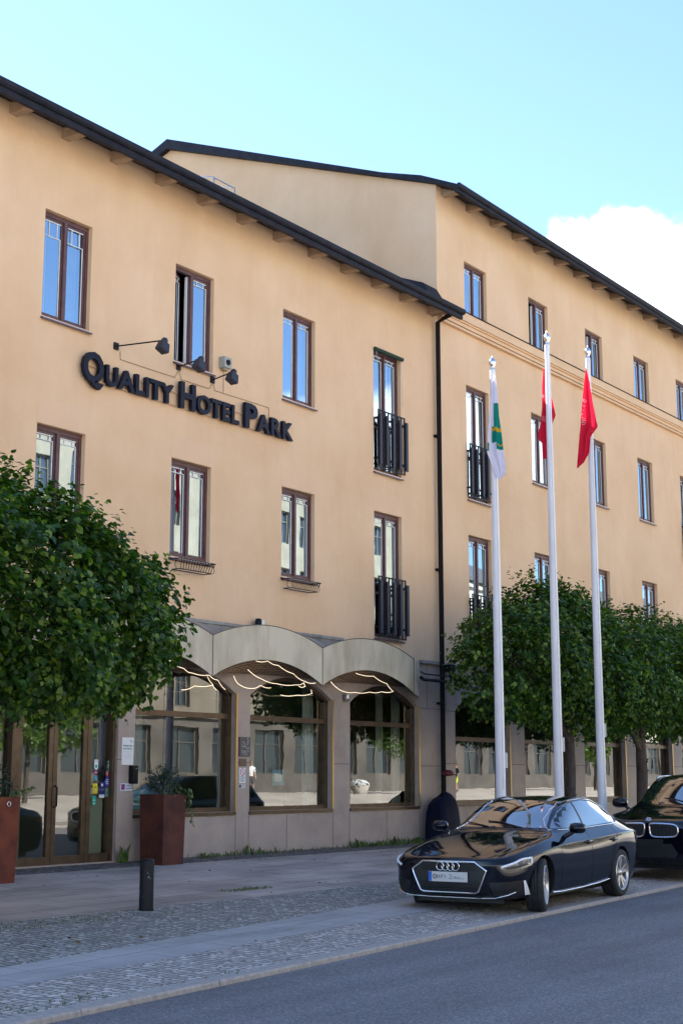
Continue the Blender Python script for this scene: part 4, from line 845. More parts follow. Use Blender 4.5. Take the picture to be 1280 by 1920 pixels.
crown(sh, [(cx,cy,tz+.22,.30,.30,.24),(cx+.14,cy-.05,tz+.10,.2,.2,.12)], 210, 7, .042, M['shrub_leaf'], rg, .2, 'foliage', 'n', .12, .7)
iv = empty('trailing_ivy', (cx+.25, cy-.25, tz-.02), 'bright green ivy sprig reaching out from the ringed planter', 'plant')
P=[];Nn=[];T=[];S=[]
for k in range(34):
    t = rg.random(); P.append((cx+.2+.42*t+rg.normal()*.02, cy-.15+rg.normal()*.03, tz+.03+.10*t*t+rg.normal()*.02)); Nn.append((-.2,-1,.5)+rg.normal(size=3)*.3); T.append((.7,-.2,-.5)+rg.normal(size=3)*.4); S.append(.045*rg.uniform(.6,1.2))
leaves('foliage', P, Nn, T, S, M['ivy_leaf'], iv); b = MB(); b.tube([(cx+.1,cy-.1,tz-.05),(cx+.25,cy-.15,tz+.03),(cx+.6,cy-.15,tz+.12)], .004, 5); b.build('stem', M['bark'], iv)
# draped cover and rod by the downpipe
m = mat('navy_cover', (.003,.004,.018), .65, spec=.2); n_ = 40; b = MB(); rows = []
for j, (z, rx, ry) in enumerate([(.0,.40,.30),(.12,.41,.30),(.35,.40,.30),(.6,.38,.27),(.78,.34,.22),(.88,.26,.14),(.93,.14,.06),(.94,.01,.01)]):
    for k in range(n_):
        a = 2*pi*k/n_; f = 1 + .05*sin(5*a+j*.4)*(1-z) + .03*sin(11*a)*(1-z); e = .62
        c_, s_ = cos(a), sin(a); X = abs(c_)**e*(1 if c_ > 0 else -1); Yy = abs(s_)**e*(1 if s_ > 0 else -1)
        rows.append((25.66+rx*.9*X*f+(.10*z), -.42+ry*Yy*f+.08*z, gz(26,-.4)+z+(.12*(X+1)/2 if z > .5 else 0)))
b.add(rows, [(j*n_+k, j*n_+(k+1)%n_, (j+1)*n_+(k+1)%n_, (j+1)*n_+k) for j in range(7) for k in range(n_)], 0, True)
tag(b.build('draped_cover', m, None, loc=(26.1,-.42,gz(26,-.4))), 'dark navy cover draped over something at the foot of the downpipe', 'cover')
r = empty('pipe_clamp_rod', (26.2,-.2,1.82), 'small dark red round fitting with a thin rod on the downpipe', 'fitting')
q = MB(); q.lathe([(.001,1.92),(.07,1.91),(.12,1.87),(.13,1.83),(.10,1.80),(.001,1.79)], (26.2,-.22,0), 18); q.build('cap', cm('dark_red', (.10,.008,.012), .4), r)
q = MB(); q.tube([(26.25,-.2,1.82),(26.86,-.02,1.82)], .012, 6); q.build('rod', M['black'], r)
# flagpoles ----------------------------------------------------------------
M['pole'] = noisy(mat('flagpole_white', (.72,.71,.74), .35), (.66,.65,.68), (.76,.75,.78), 3, mapping=(1,1,.3))
M['rope_w'] = mat('halyard', (.5,.5,.48), .7)
def pole(x, y, top, lab, flagf, dish):
    z0 = gz(x, y)-.02; h = top-z0
    r = empty('flagpole', (x, y, z0), lab, 'flagpole', 'white flagpoles in a row')
    b = MB(); b.tube([(x,y,z0),(x,y,z0+h*.45),(x,y,z0+h*.8),(x,y,top-.42)], [.088,.073,.055,.046], 20); b.build('pole', M['pole'], r)
    b = MB(); b.tube([(x,y,top-.42),(x,y,top-.25)], .048, 16); b.build('truck', M['pole'], r)
    b = MB(); b.lathe([(.035,-.26),(.04,-.22),(.028,-.20),(.04,-.18),(.062,-.13),(.066,-.10),(.05,-.06),(.025,-.03),(.012,-.01),(.001,.02)], (x,y,top), 18); b.build('finial', M['silver'], r)
    b = MB(); b.lathe([(.12,0),(.12,.03),(.10,.05)], (x,y,z0), 20); b.build('base_collar', M['alu'], r)
    b = MB(); b.tube([(x-.07,y-.06,top-.35),(x-.09,y-.10,z0+1.4)], .005, 4); b.box(x+.06,x+.12,y-.07,y-.03,z0+1.75+dish,z0+2.0+dish); b.build('halyard', M['rope_w'], r)
    return r
rt = Vector((sin(AL), -cos(AL), 0)); bk = Vector((-cos(AL), -sin(AL), 0))     # along the picture, and towards the street
def flag(name, x, y, rows, fold, mats, zones, label, nu=36, nv=90, group='flags hanging limp'):
    """rows: (z, left offset, right offset, depth centre); cloth with vertical folds, a few cm deep"""
    zs = [r_[0] for r_ in rows]
    def at(z):
        for i in range(len(rows)-1):
            if rows[i][0] >= z >= rows[i+1][0]:
                t = (rows[i][0]-z)/(rows[i][0]-rows[i+1][0]+1e-9); t_ = t*t*(3-2*t)*.35 + t*.65
                return [rows[i][k]+(rows[i+1][k]-rows[i][k])*t_ for k in (1,2,3)]
        return rows[-1][1:4]
    b = MB(); vs = []; 
    for j in range(nv+1):
        v = j/nv
        for i in range(nu+1):
            u = i/nu; zt = rows[0][0]; zb = rows[-1][0]
            z = zt + (zb-zt)*v
            l, r_, d = at(z); w = r_-l
            q = l + w*(u + .0*sin(u*6)); dep = d + fold*min(1, w/.25)*(.6*sin(u*2*pi*1.5+v*2.5+.6) + .35*sin(u*2*pi*2.7-v*3)) 
            p = Vector((x,y,z)) + rt*q + bk*dep; vs.append(p)
    fs = [(j*(nu+1)+i, (j+1)*(nu+1)+i, (j+1)*(nu+1)+i+1, j*(nu+1)+i+1) for j in range(nv) for i in range(nu)]
    for f in fs:
        c = sum((vs[k] for k in f), Vector())/4; i = f[0] % (nu+1); j = f[0]//(nu+1)
        b.add([], [], 0); b.f.append(list(f)); b.m.append(zones(i/nu, j/nv)); b.sm.append(True)
    b.v = [tuple(v) for v in vs]
    o = b.build(name, mats, None, loc=(x, y, rows[0][0]), fix=True); tag(o, label, 'flag', group)
    return o, vs, nu, nv
def cloth(name, c, tr):
    m = mat(name, c, .7, spec=.2); N, L, bb = nodes(m); t = N.new('ShaderNodeBsdfTranslucent'); t.inputs[0].default_value = (*c, 1); mx = N.new('ShaderNodeMixShader'); mx.inputs[0].default_value = tr
    L.new(bb.outputs[0], mx.inputs[1]); L.new(t.outputs[0], mx.inputs[2]); L.new(mx.outputs[0], N['Material Output'].inputs[0]); return m
M['f_red'] = cloth('red_flag_cloth', (.62,.012,.045), .4); M['f_white'] = cloth('white_flag_cloth', (.72,.70,.82), .35); M['f_green'] = cloth('green_flag_print', (.0,.20,.15), .3); M['f_gold'] = cloth('gold_flag_print', (.55,.33,.01), .3); M['f_pink'] = cloth('pale_flag_print', (.80,.42,.50), .3)
PX = [(20.92,-4.5,8.99),(22.99,-4.5,9.97),(24.70,-4.5,10.12)]
pole(*PX[0], 'white flagpole with the white and green flag, shortest of the three', None, 0)
pole(*PX[1], 'white flagpole with a red flag wrapped behind it, between the other two', None, .3)
pole(*PX[2], 'white flagpole with a red flag hanging in front of it, furthest right', None, .6)

def basket(x, z, lab):
    r = empty('window_basket', (x, -.12, z), lab, 'flower basket', 'empty iron window baskets'); b = MB(); w = .92
    for (zz, y0, y1, e) in ((z, -.27, -.03, 0), (z-.17, -.22, -.05, .05)):
        b.tube([(x-w/2+e,y1,zz),(x-w/2+e,y0,zz),(x+w/2-e,y0,zz),(x+w/2-e,y1,zz)], .009, 6); b.tube([(x-w/2+e,y1,zz),(x+w/2-e,y1,zz)], .009, 6)
    b.tube([(x-w/2+.02,-.255,z-.06),(x+w/2-.02,-.255,z-.06)], .007, 5)
    for k in range(13): xx = x-w/2+.04+k*(w-.08)/12; b.tube([(xx,-.27,z),(xx*.9+x*.1,-.22,z-.17)], .006, 5)
    b.build('basket_frame', M['black'], r)
    for s in (-1, 1):
        q = MB(); X = x+s*(w/2+.02); q.tube([(X+s*.035*cos(a)*k_, -.2, z-.03+.05*sin(a)*k_) for a, k_ in [(j*.5, 1-j*.05) for j in range(14)]], .005, 5); q.tube([(X,-.2,z-.05),(X+s*.03,-.2,z-.12),(X-s*.02,-.2,z-.17)], .005, 5); q.build('scroll', M['black'], r)
basket(18.10, 5.41, 'empty black iron basket below the window just above the left end of the canopy'); basket(21.16, 5.41, 'empty black iron basket below the window nearest the barred balcony windows')
def z1(u, v):
    z = 8.64-1.87*v; 
    if 7.30 < z < 8.14:
        lo = .42 if z > 7.72 else .30
        cut = (z-7.30)/.2*.0
        if u > lo and not (z < 7.42 and u < .55):
            if abs(z - (7.66-.05*(u-.5))) < .035: return 2
            if z < 7.55 and abs((z-7.36) - .5*(u-.72)**2 - .10*abs(u-.95)) < .012 and u > .62: return 2
            return 1
    if 7.28 < z < 7.42 and u < .10: return 1
    return 0
flag('flag', 20.92, -4.5, [(8.64,.005,.04,.09),(8.38,-.03,.065,.10),(7.92,-.086,.085,.13),(7.52,-.122,.127,.15),(7.24,-.136,.149,.15),(7.05,-.075,.173,.15),(6.88,-.013,.178,.14),(6.77,.055,.075,.14)], .05, [M['f_white'], M['f_green'], M['f_gold']], z1, 'white flag with a green and gold print hanging limp on the shortest pole')
dots = [(.5+.2*cos(a)*r_, .60+.028*sin(a)*r_*1.0) for r_, n in ((0,1),(.55,6),(1.1,11)) for a in [2*pi*k/n + r_ for k in range(n)]]
def zr(u, v): return 0
f2, *_ = flag('flag', 22.99, -4.5, [(9.29,-.07,-.02,-.10),(8.97,-.098,.03,-.11),(8.56,-.108,.119,-.12),(8.40,-.125,.145,-.12),(8.24,-.146,.08,-.12),(8.03,-.20,.05,-.12),(7.92,-.185,.049,-.12),(7.86,-.125,.048,-.12),(7.70,-.125,.047,-.11),(7.56,-.12,-.02,-.11)], .045, [M['f_red']], zr, 'red flag with pale print hanging limp behind the middle pole')
f3, *_ = flag('flag', 24.70, -4.5, [(9.65,-.065,-.05,.09),(9.30,-.12,.01,.11),(9.03,-.154,.044,.12),(8.60,-.199,.103,.13),(8.47,-.212,.13,.13),(8.25,-.24,-.02,.12),(7.96,-.27,-.052,.12),(7.77,-.29,-.15,.11),(7.64,-.30,-.28,.11)], .05, [M['f_red']], zr, 'red flag with rounded pale letters hanging limp on the right-hand pole')
def bvh_of(ob):
    dg = bpy.context.evaluated_depsgraph_get(); dg.update(); e = ob.evaluated_get(dg); me = e.to_mesh(); mw = ob.matrix_world
    t = BVHTree.FromPolygons([mw @ v.co for v in me.vertices], [tuple(p.vertices) for p in me.polygons]); e.to_mesh_clear(); return t
def flag_print(fo, x, y, dep, items):
    bpy.context.view_layer.update(); t = bvh_of(fo); b = MB()
    def put(q, z):
        o = Vector((x, y, z)) + rt*q + bk*(dep+1.0); h = t.ray_cast(o, -bk)
        return (h[0] + bk*.006) if h[0] else None
    for kind, q, z, s, ang in items:
        if kind == 'dot':
            vs = [put(q+s*cos(2*pi*k/8), z+s*sin(2*pi*k/8)) for k in range(8)]
            if all(v is not None for v in vs): b.add(vs, [tuple(range(8))])
        else:
            tv, tf = text_geo(kind, s, .012*s, 0); ca, sa = cos(ang), sin(ang)
            vs = [put(q+v[0]*ca-v[1]*sa, z+v[0]*sa+v[1]*ca) for v in tv]; ok = [i for i, v in enumerate(vs) if v is not None]; mp = {o_: k for k, o_ in enumerate(ok)}
            b.add([vs[i] for i in ok], [[mp[i] for i in f] for f in tf if all(i in mp for i in f)])
    return b.build('flag_print', M['f_pink'], fo)
def berry(q, z, s): return [('dot', q+s*r_*cos(2*pi*k/n+r_), z+s*1.15*r_*sin(2*pi*k/n+r_), s*.2, 0) for r_, n in ((0,1),(.45,5),(.95,10)) for k in range(n)]
flag_print(f3, 24.70, -4.5, .12, [('e', -.085, 9.02-.09, .17, 2.2-.9), ('t', -.13, 8.89-.05, .17, 1.0), ('r', -.155, 8.79-.03, .16, 1.0), ('a', -.18, 8.68, .12, 1.0)] + berry(-.165, 8.57, .062))
flag_print(f2, 22.99, -4.5, -.1, [('e', -.075, 8.72, .13, 1.2), ('r', -.10, 8.60, .12, 1.2)] + berry(-.07, 8.33, .045))
# ------------------------------------------------------------ trees
def tree(x, y, lab, lobes, ntwig, seed, trunk_r=.10, hang=None, leafm='lime_leaf', size=.085, limbs=7, grp='clipped lime trees along the pavement', per=11):
    z0 = gz(x, y) if y > -10 else (.1 if y > -25 else .8)
    r = empty('lime_tree', (x, y, z0), lab, 'tree', grp); rgt = np.random.default_rng(seed); rr = random.Random(seed)
    b = MB(); top = z0+2.15
    b.tube([(x,y,z0-.05),(x+.01,y,z0+.12),(x-.015,y+.01,z0+.9),(x+.02,y,z0+1.6),(x,y,top+.3),(x+.02,y,top+1.6)], [trunk_r*1.35,trunk_r*1.05,trunk_r*.95,trunk_r*1.0,trunk_r*.85,trunk_r*.3], 12)
    for k in range(limbs):
        lb = lobes[k % len(lobes)]; a = rr.uniform(0, 6.28); q = Vector((lb[0]+cos(a)*lb[3]*.55, lb[1]+sin(a)*lb[4]*.55, lb[2]+rr.uniform(-.1,.6)*lb[5])); p = Vector((x, y, top-.3+rr.uniform(0,1.0)))
        mid = p.lerp(q, .5)+Vector((0,0,.15)); b.tube([p, mid, q], [trunk_r*.5, trunk_r*.33, .012], 7)
    for k in range(14):    # thin burrs on the trunk
        a = rr.uniform(0,6.28); z = z0+rr.uniform(.3,1.9); b.tube([(x+cos(a)*trunk_r*.8,y+sin(a)*trunk_r*.8,z),(x+cos(a)*trunk_r*1.25,y+sin(a)*trunk_r*1.25,z+.04)], [.03,.012], 6)
    b.build('trunk', M['bark'], r)
    c = crown(r, lobes, ntwig, per, size, M[leafm], rgt)
    if hang: 
        P=[];Nn=[];T=[];S=[]; b = MB()
        for pts in hang:
            pts = [Vector(p) for p in pts]; b.tube(pts, .008, 5)
            for i in range(len(pts)-1):
                for k in range(6):
                    p = pts[i].lerp(pts[i+1], (k+rgt.random())/6); P.append(np.array(p)+rgt.normal(size=3)*.035); Nn.append(np.array([-.3,-.6,.6])+rgt.normal(size=3)*.3); T.append(np.array([0,0,-1])+rgt.normal(size=3)*.5); S.append(size*rgt.uniform(.8,1.25))
        leaves('hanging_foliage', P, Nn, T, S, M[leafm], r); b.build('twig', M['bark'], r)
    return r
tree(10.5, -3.9, 'large leafy clipped lime tree filling the left edge in front of the hotel', [(10.6,-3.8,3.9,1.7,1.3,1.25),(9.2,-4.0,3.82,1.5,1.3,1.28),(11.9,-3.7,3.75,1.1,1.0,1.15),(12.75,-3.6,3.62,.95,.85,.98),(11.0,-4.2,3.35,1.1,.8,.85),(11.2,-3.8,4.2,1.2,.9,.75)], 1950, 11, size=.078, per=20)
tree(27.0, -2.7, 'clipped lime tree behind the flagpoles, with a drooping branch reaching left', [(27.0,-2.7,4.15,1.8,1.2,1.4),(25.6,-2.7,4.3,1.4,1.1,1.4),(24.5,-2.6,3.95,1.0,.95,1.2),(26.2,-2.9,4.7,1.2,.9,.9)], 1700, 12, trunk_r=.10, size=.078, per=16,
     hang=[[(24.0,-2.6,4.2),(23.4,-2.7,4.5),(22.8,-2.75,4.35),(22.8,-2.8,4.1),(23.4,-2.8,4.0)],[(24.0,-2.6,3.4),(23.5,-2.7,3.3),(23.1,-2.7,3.1)]])
tree(30.5, -2.7, 'clipped lime tree with a knobbly bare trunk beside the right-hand flagpole', [(30.4,-2.7,4.15,1.8,1.3,1.4),(28.9,-2.8,4.05,1.5,1.3,1.35),(32.0,-2.7,4.1,1.4,1.3,1.35),(27.6,-3.3,3.8,.9,.9,.8)], 1500, 13, trunk_r=.13, size=.078, per=16)
tree(34.0, -2.7, 'clipped lime tree rising behind the parked four wheel drive', [(34.0,-2.7,4.2,1.9,1.4,1.4),(35.6,-2.6,4.1,1.5,1.4,1.35),(32.7,-2.7,3.95,1.3,1.3,1.3)], 1400, 14, size=.08, per=15)
tree(37.5, -2.7, 'clipped lime tree at the right edge beyond the parked cars', [(37.5,-2.7,4.2,2.0,1.4,1.4),(39.0,-2.6,4.1,1.5,1.4,1.35)], 900, 15, size=.085, per=14)
# ------------------------------------------------------------ the sunlit other side of the street, seen in the glass and in the paintwork
M['cream'] = noisy(mat('cream_stone', (.62,.54,.40), .85), (.17,.15,.115), (.23,.205,.16), .7)
M['pale'] = noisy(mat('pale_render', (.66,.62,.54), .85), (.32,.30,.255), (.40,.375,.33), .5)
M['brown_stone'] = noisy(mat('brown_base_stone', (.16,.12,.09), .8), (.075,.070,.062), (.125,.115,.10), .8)
M['plaza'] = noisy(mat('sunlit_plaza', (.4,.37,.33), .8), (.30,.28,.25), (.42,.39,.35), .5)
M['slate'] = mat('slate_roof', (.06,.06,.065), .6)
g = MB()
for i in range(16):
    x0 = -80+i*20; g.add([(x0,-24,.10),(x0+20,-24,.10),(x0+20,-30,.8),(x0,-30,.8),(x0,-60,1.0),(x0+20,-60,1.0)], [(3,2,1,0),(4,5,2,3)])
tag(g.build('opposite_plaza', M['plaza']), kind='structure')
def opposite(x0, x1, y, h, m, lab, n, rows, roof=3, w=1.2, base=1.0):
    r = empty('opposite_building', ((x0+x1)/2, y, base), lab, 'building', None); sp = (x1-x0)/n; holes = []
    for k in range(n):
        for j in range(rows): xx = x0+sp*(k+.5)-w/2; zz = base+4.6+j*3.5; holes.append((xx, xx+w, zz, zz+2.0))
        xx = x0+sp*(k+.5); holes.append((xx-sp*.36, xx+sp*.36, base+.9, base+3.5))
    b = MB(); wall_cells(b, x0, x1, base-1, base+h, holes, y=0, depth=.25); b.v = [(x, y-(yy), z) for x, yy, z in b.v]
    b.quad((x0,y,0),(x0,y-14,0),(x0,y-14,base+h),(x0,y,base+h)); b.quad((x1,y,0),(x1,y,base+h),(x1,y-14,base+h),(x1,y-14,0)); b.quad((x0,y-14,0),(x1,y-14,0),(x1,y-14,base+h),(x0,y-14,base+h))
    for z in (base+4.0, base+h-.5): b.box(x0, x1, y+.002, y+.25, z, z+.3)
    b.build('wall', m, r)
    b = MB(); xprism(b, [(y+.5,base+h),(y+.5,base+h+.25),(y-6,base+h+roof),(y-14,base+h+.2),(y-14,base+h)], x0-.2, x1+.2); b.build('roof', M['slate'], r)
    b = MB(); zz0, zz1 = base-1, base+3.98; xs_ = x0
    for (a, c, d, e) in [h_ for h_ in sorted(holes) if h_[3]-h_[2] > 2.3] + [(x1, x1, 0, 0)]:
        b.box(xs_, a, y-.02, y+.06, zz0, zz1); 
        if c > a: b.box(a, c, y-.02, y+.06, zz0, d); b.box(a, c, y-.02, y+.06, e, zz1)
        xs_ = c
    b.build('stone_base', M['brown_stone'], r)
    wn = None; sn = None
    for (a, c, d, e) in holes:
        kind = 's' if e-d > 2.3 else 'w'; first = sn if kind == 's' else wn
        if first is None:
            f = MB(); W_, H_ = c-a, e-d; f.quad((W_,0,0),(0,0,0),(0,0,H_),(W_,0,H_), 0); f.box(-.0,W_,-.0,.06,0,.09,1); f.box(0,W_,0,.06,H_-.09,H_,1); f.box(W_/2-.04,W_/2+.04,0,.06,.09,H_-.09,1); f.box(0,.09,0,.06,.09,H_-.09,1); f.box(W_-.09,W_,0,.06,.09,H_-.09,1); f.box(.09,W_-.09,.0,.055,H_*.66,H_*.66+.06,1)
            o = f.build('window', [M['win_far'], M['brown_stone']]); o.parent = r; o.location = Vector((a, y-.25, d))-WL[r]
            if kind == 's': sn = o
            else: wn = o
        else: c_ = first.copy(); col.objects.link(c_); c_.location = Vector((a, y-.25, d))-WL[r]
    return r
M['win_far'] = mat('far_window_glass', (.03,.04,.05), .08, spec=.8)
opposite(-30, 34, -39, 13, M['pale'], 'long pale rendered building across the square, opposite the left end of the hotel', 18, 3)
opposite(42, 84, -37, 19, M['cream'], 'tall cream stone building across the square facing the hotel', 11, 4)
opposite(86, 146, -40, 16, M['pale'], 'pale building across the square beyond the tall cream one', 16, 3)
for k, (x, y) in enumerate([(39,-27),(44,-31),(71,-30),(96,-30),(12,-30)]):
    tree(x, y, ['sunlit round lime tree on the square nearest the entrance','sunlit round lime tree standing beside the tall cream building','sunlit round lime tree on the square opposite the arcade','sunlit round lime tree at the far end of the square','sunlit round lime tree in front of the long pale building'][k], [(x,y,4.6,2.3,2.2,1.8),(x+1,y,5.4,1.6,1.6,1.3)], 420, 30+k, leafm='sun_leaf', size=.17, grp='lime trees on the opposite square', per=8)
def bench(x, y, lab):
    r = empty('bench', (x,y,.8), lab, 'bench', 'benches on the square'); q = MB(); q.box(x-.9,x+.9,y-.25,y+.25,1.2,1.25); q.build('seat', M['wood'], r); q = MB(); q.box(x-.9,x+.9,y-.28,y-.24,1.3,1.65); q.build('backrest', M['wood'], r)
    for s in (-.7,.7): q = MB(); q.box(x+s-.04,x+s+.04,y-.25,y+.25,.8,1.2); q.build('leg', M['black'], r)
bench(56,-33,'wooden bench on the square facing the entrance doors'); bench(78,-33,'wooden bench on the square facing the taller wing')
for k, (x, c, lb) in enumerate([(64,'s_red','round stone tub of red flowers on the square'),(67,'paper','round stone tub of white flowers on the square')]):
    r = empty('flower_tub', (x,-30.5,.8), lb, 'flower tub', 'flower tubs on the square'); q = MB(); q.lathe([(.4,.8),(.6,1.3),(.55,1.3),(.5,1.2),(.001,1.2)], (x,-30.5,0), 20); q.build('tub', M['pale'], r)
    rg = np.random.default_rng(50+k); n = 260; d = rg.normal(size=(n,3)); d /= np.linalg.norm(d,axis=1,keepdims=True); d[:,2] = abs(d[:,2])
    leaves('flowers', np.array([x,-30.5,1.3])+d*np.array([.6,.6,.35]), d, rg.normal(size=(n,3)), rg.uniform(.10,.18,n), M[c], r, 'n'); leaves('foliage', np.array([x,-30.5,1.25])+d[::-1]*np.array([.55,.55,.28]), d, rg.normal(size=(n,3)), rg.uniform(.12,.2,n), M['sun_leaf'], r, 'n')

# two people out on the sunlit square (seen only as small reflections in the shop glass)
def person(x, y, z, rz, shirt, shorts, skin, lab, band=None):
    r = empty('person', (x, y, z), lab, 'person'); r.rotation_euler = (0,0,rz)
    J = {'pelvis':(0,0,.95,.15,.11),'waist':(0,0,1.10,.13,.10),'chest':(0,.01,1.35,.17,.12),'neck':(0,0,1.50,.055,.055),'head0':(0,.01,1.58,.075,.085),'head1':(0,.02,1.68,.08,.10),'head2':(0,.01,1.76,.055,.065),
         'shl':(.19,0,1.42,.06,.06),'ell':(.25,-.03,1.14,.045,.045),'wrl':(.26,.08,.92,.03,.03),'hal':(.26,.11,.83,.038,.02),'shr':(-.19,0,1.42,.06,.06),'elr':(-.25,.02,1.14,.045,.045),'wrr':(-.24,.13,.94,.03,.03),'har':(-.23,.17,.86,.038,.02),
         'hil':(.10,0,.88,.10,.10),'knl':(.11,.10,.50,.065,.065),'anl':(.11,.12,.09,.04,.045),'tol':(.12,.28,.04,.04,.03),'hir':(-.10,0,.88,.10,.10),'knr':(-.11,-.05,.50,.065,.065),'anr':(-.11,-.18,.11,.04,.045),'tor':(-.12,-.04,.04,.04,.03)}
    E_ = [('pelvis','waist'),('waist','chest'),('chest','neck'),('neck','head0'),('head0','head1'),('head1','head2'),('chest','shl'),('shl','ell'),('ell','wrl'),('wrl','hal'),('chest','shr'),('shr','elr'),('elr','wrr'),('wrr','har'),('pelvis','hil'),('hil','knl'),('knl','anl'),('anl','tol'),('pelvis','hir'),('hir','knr'),('knr','anr'),('anr','tor')]
    K = list(J); me = bpy.data.meshes.new('body'); me.from_pydata([J[k][:3] for k in K], [(K.index(a), K.index(b_)) for a, b_ in E_], []); ob = bpy.data.objects.new('body', me); col.objects.link(ob)
    md = ob.modifiers.new('s','SKIN'); sv = me.skin_vertices[0].data
    for i, k in enumerate(K): sv[i].radius = J[k][3:5]; sv[i].use_root = (k == 'pelvis')
    ob.modifiers.new('u','SUBSURF').levels = 2; ob.modifiers['u'].render_levels = 2
    dg = bpy.context.evaluated_depsgraph_get(); dg.update(); m2 = bpy.data.meshes.new_from_object(ob.evaluated_get(dg)); ob.modifiers.clear(); ob.data = m2; ob.parent = r; m2.materials.clear()
    for m_ in (skin, shirt, shorts, M['black'], band or shirt): m2.materials.append(m_)
    for p_ in m2.polygons:
        c = p_.center; p_.use_smooth = True; arm = abs(c.x) > .20
        p_.material_index = 3 if (c.z < .14 or c.z > 1.73) else 2 if .62 < c.z < 1.0 and not arm else (4 if band and 1.15 < c.z < 1.22 and not arm else 1) if 1.0 <= c.z < 1.50 and not (arm and c.z < 1.2) else 0
    hr = MB(); hr.lathe([(.001,1.79),(.05,1.785),(.085,1.75),(.095,1.69),(.088,1.65)], (0,-.015,0), 14); o = hr.build('hair', M['bark'], None); o.parent = r
    f = MB(); f.lathe([(.001,.135),(.012,.13),(.016,.11)], (0,0,1.665), 8, axis='Y'); [f.lathe([(.001,.118),(.009,.112)], (s*.032,0,1.69), 8, axis='Y') for s in (-1,1)]; o = f.build('face_features', skin, None); o.parent = r
cm('skin_tone', (.42,.24,.16), .6); cm('hi_vis', (.55,.75,.02), .6); cm('navy_shirt', (.01,.015,.03), .8); cm('mint_band', (.1,.6,.35), .6); cm('grey_shorts', (.06,.065,.08), .8)
person(76.6, -30, .80, 2.0, M['navy_shirt'], M['hi_vis'], M['skin_tone'], 'walking person in a dark top and bright yellow-green shorts out on the square', M['mint_band'])
person(56.7, -30, .80, .6, M['paper'], M['grey_shorts'], M['skin_tone'], 'walking person in a white T-shirt and dark shorts out on the square')

# dry leaves and scraps on the paving
rgl = np.random.default_rng(77); P=[];Nn=[];T=[];S=[]
for k in range(150):
    x = rgl.uniform(9, 27); y = rgl.uniform(kerb_y(x)+.3, -.1) if k > 70 else rgl.uniform(-1.3, -.05)
    P.append((x, y, gz(x, y)+.008)); Nn.append(np.array([0,0,1])+rgl.normal(size=3)*.22); T.append(rgl.normal(size=3)); S.append(rgl.uniform(.025,.06))
M['dry_leaf'] = leaf_mat('dry_leaf', (.10,.06,.02), (.20,.14,.04), (.42,.38,.28), .05, .8)
r_ = empty('leaf_litter', (18,-2,.3), 'a few dry leaves and pale scraps scattered over the paving', 'litter'); lo = leaves('leaf_litter', P, Nn, T, S, M['dry_leaf'], None); bpy.data.objects.remove(r_); lo.name = 'leaf_litter'; tag(lo, 'a few dry leaves and pale scraps scattered over the paving', 'litter', None, 'stuff')
# ------------------------------------------------------------ cars
M['paint'] = mat('black_car_paint', (.0025,.0035,.009), .04, spec=.5, coat=0)
M['paint2'] = mat('blue_black_paint', (.003,.003,.008), .05, spec=.5, coat=0)
M['carglass'] = glass('car_glass', .10, 1.5, (.55,.62,.62))
M['carglass_opaque'] = mat('car_glass_dark', (.012,.016,.018), .02, spec=.9, coat=1.0); M['carglass_opaque'].node_tree.nodes['Principled BSDF'].inputs['IOR'].default_value = 2.2
M['tyre'] = noisy(mat('tyre_rubber', (.02,.02,.022), .8), (.014,.014,.015), (.028,.028,.030), 12)
M['plastic'] = mat('black_plastic', (.012,.012,.013), .45)
M['rim'] = mat('alloy_rim', (.62,.61,.60), .28, .85)
M['rimdark'] = mat('dark_rim_pocket', (.05,.05,.055), .5, .4)
M['chrome'] = mat('car_chrome', (.80,.80,.82), .12, 1)
M['lens'] = mat('headlight_lens', (.10,.11,.13), .05, .0, spec=.8, coat=.5); M['lampled'] = mat('headlight_reflector', (.9,.92,.95), .25, 0)
M['taillens'] = mat('tail_lens', (.30,.01,.01), .1, coat=1)
M['interior'] = mat('car_interior', (.02,.02,.022), .8)
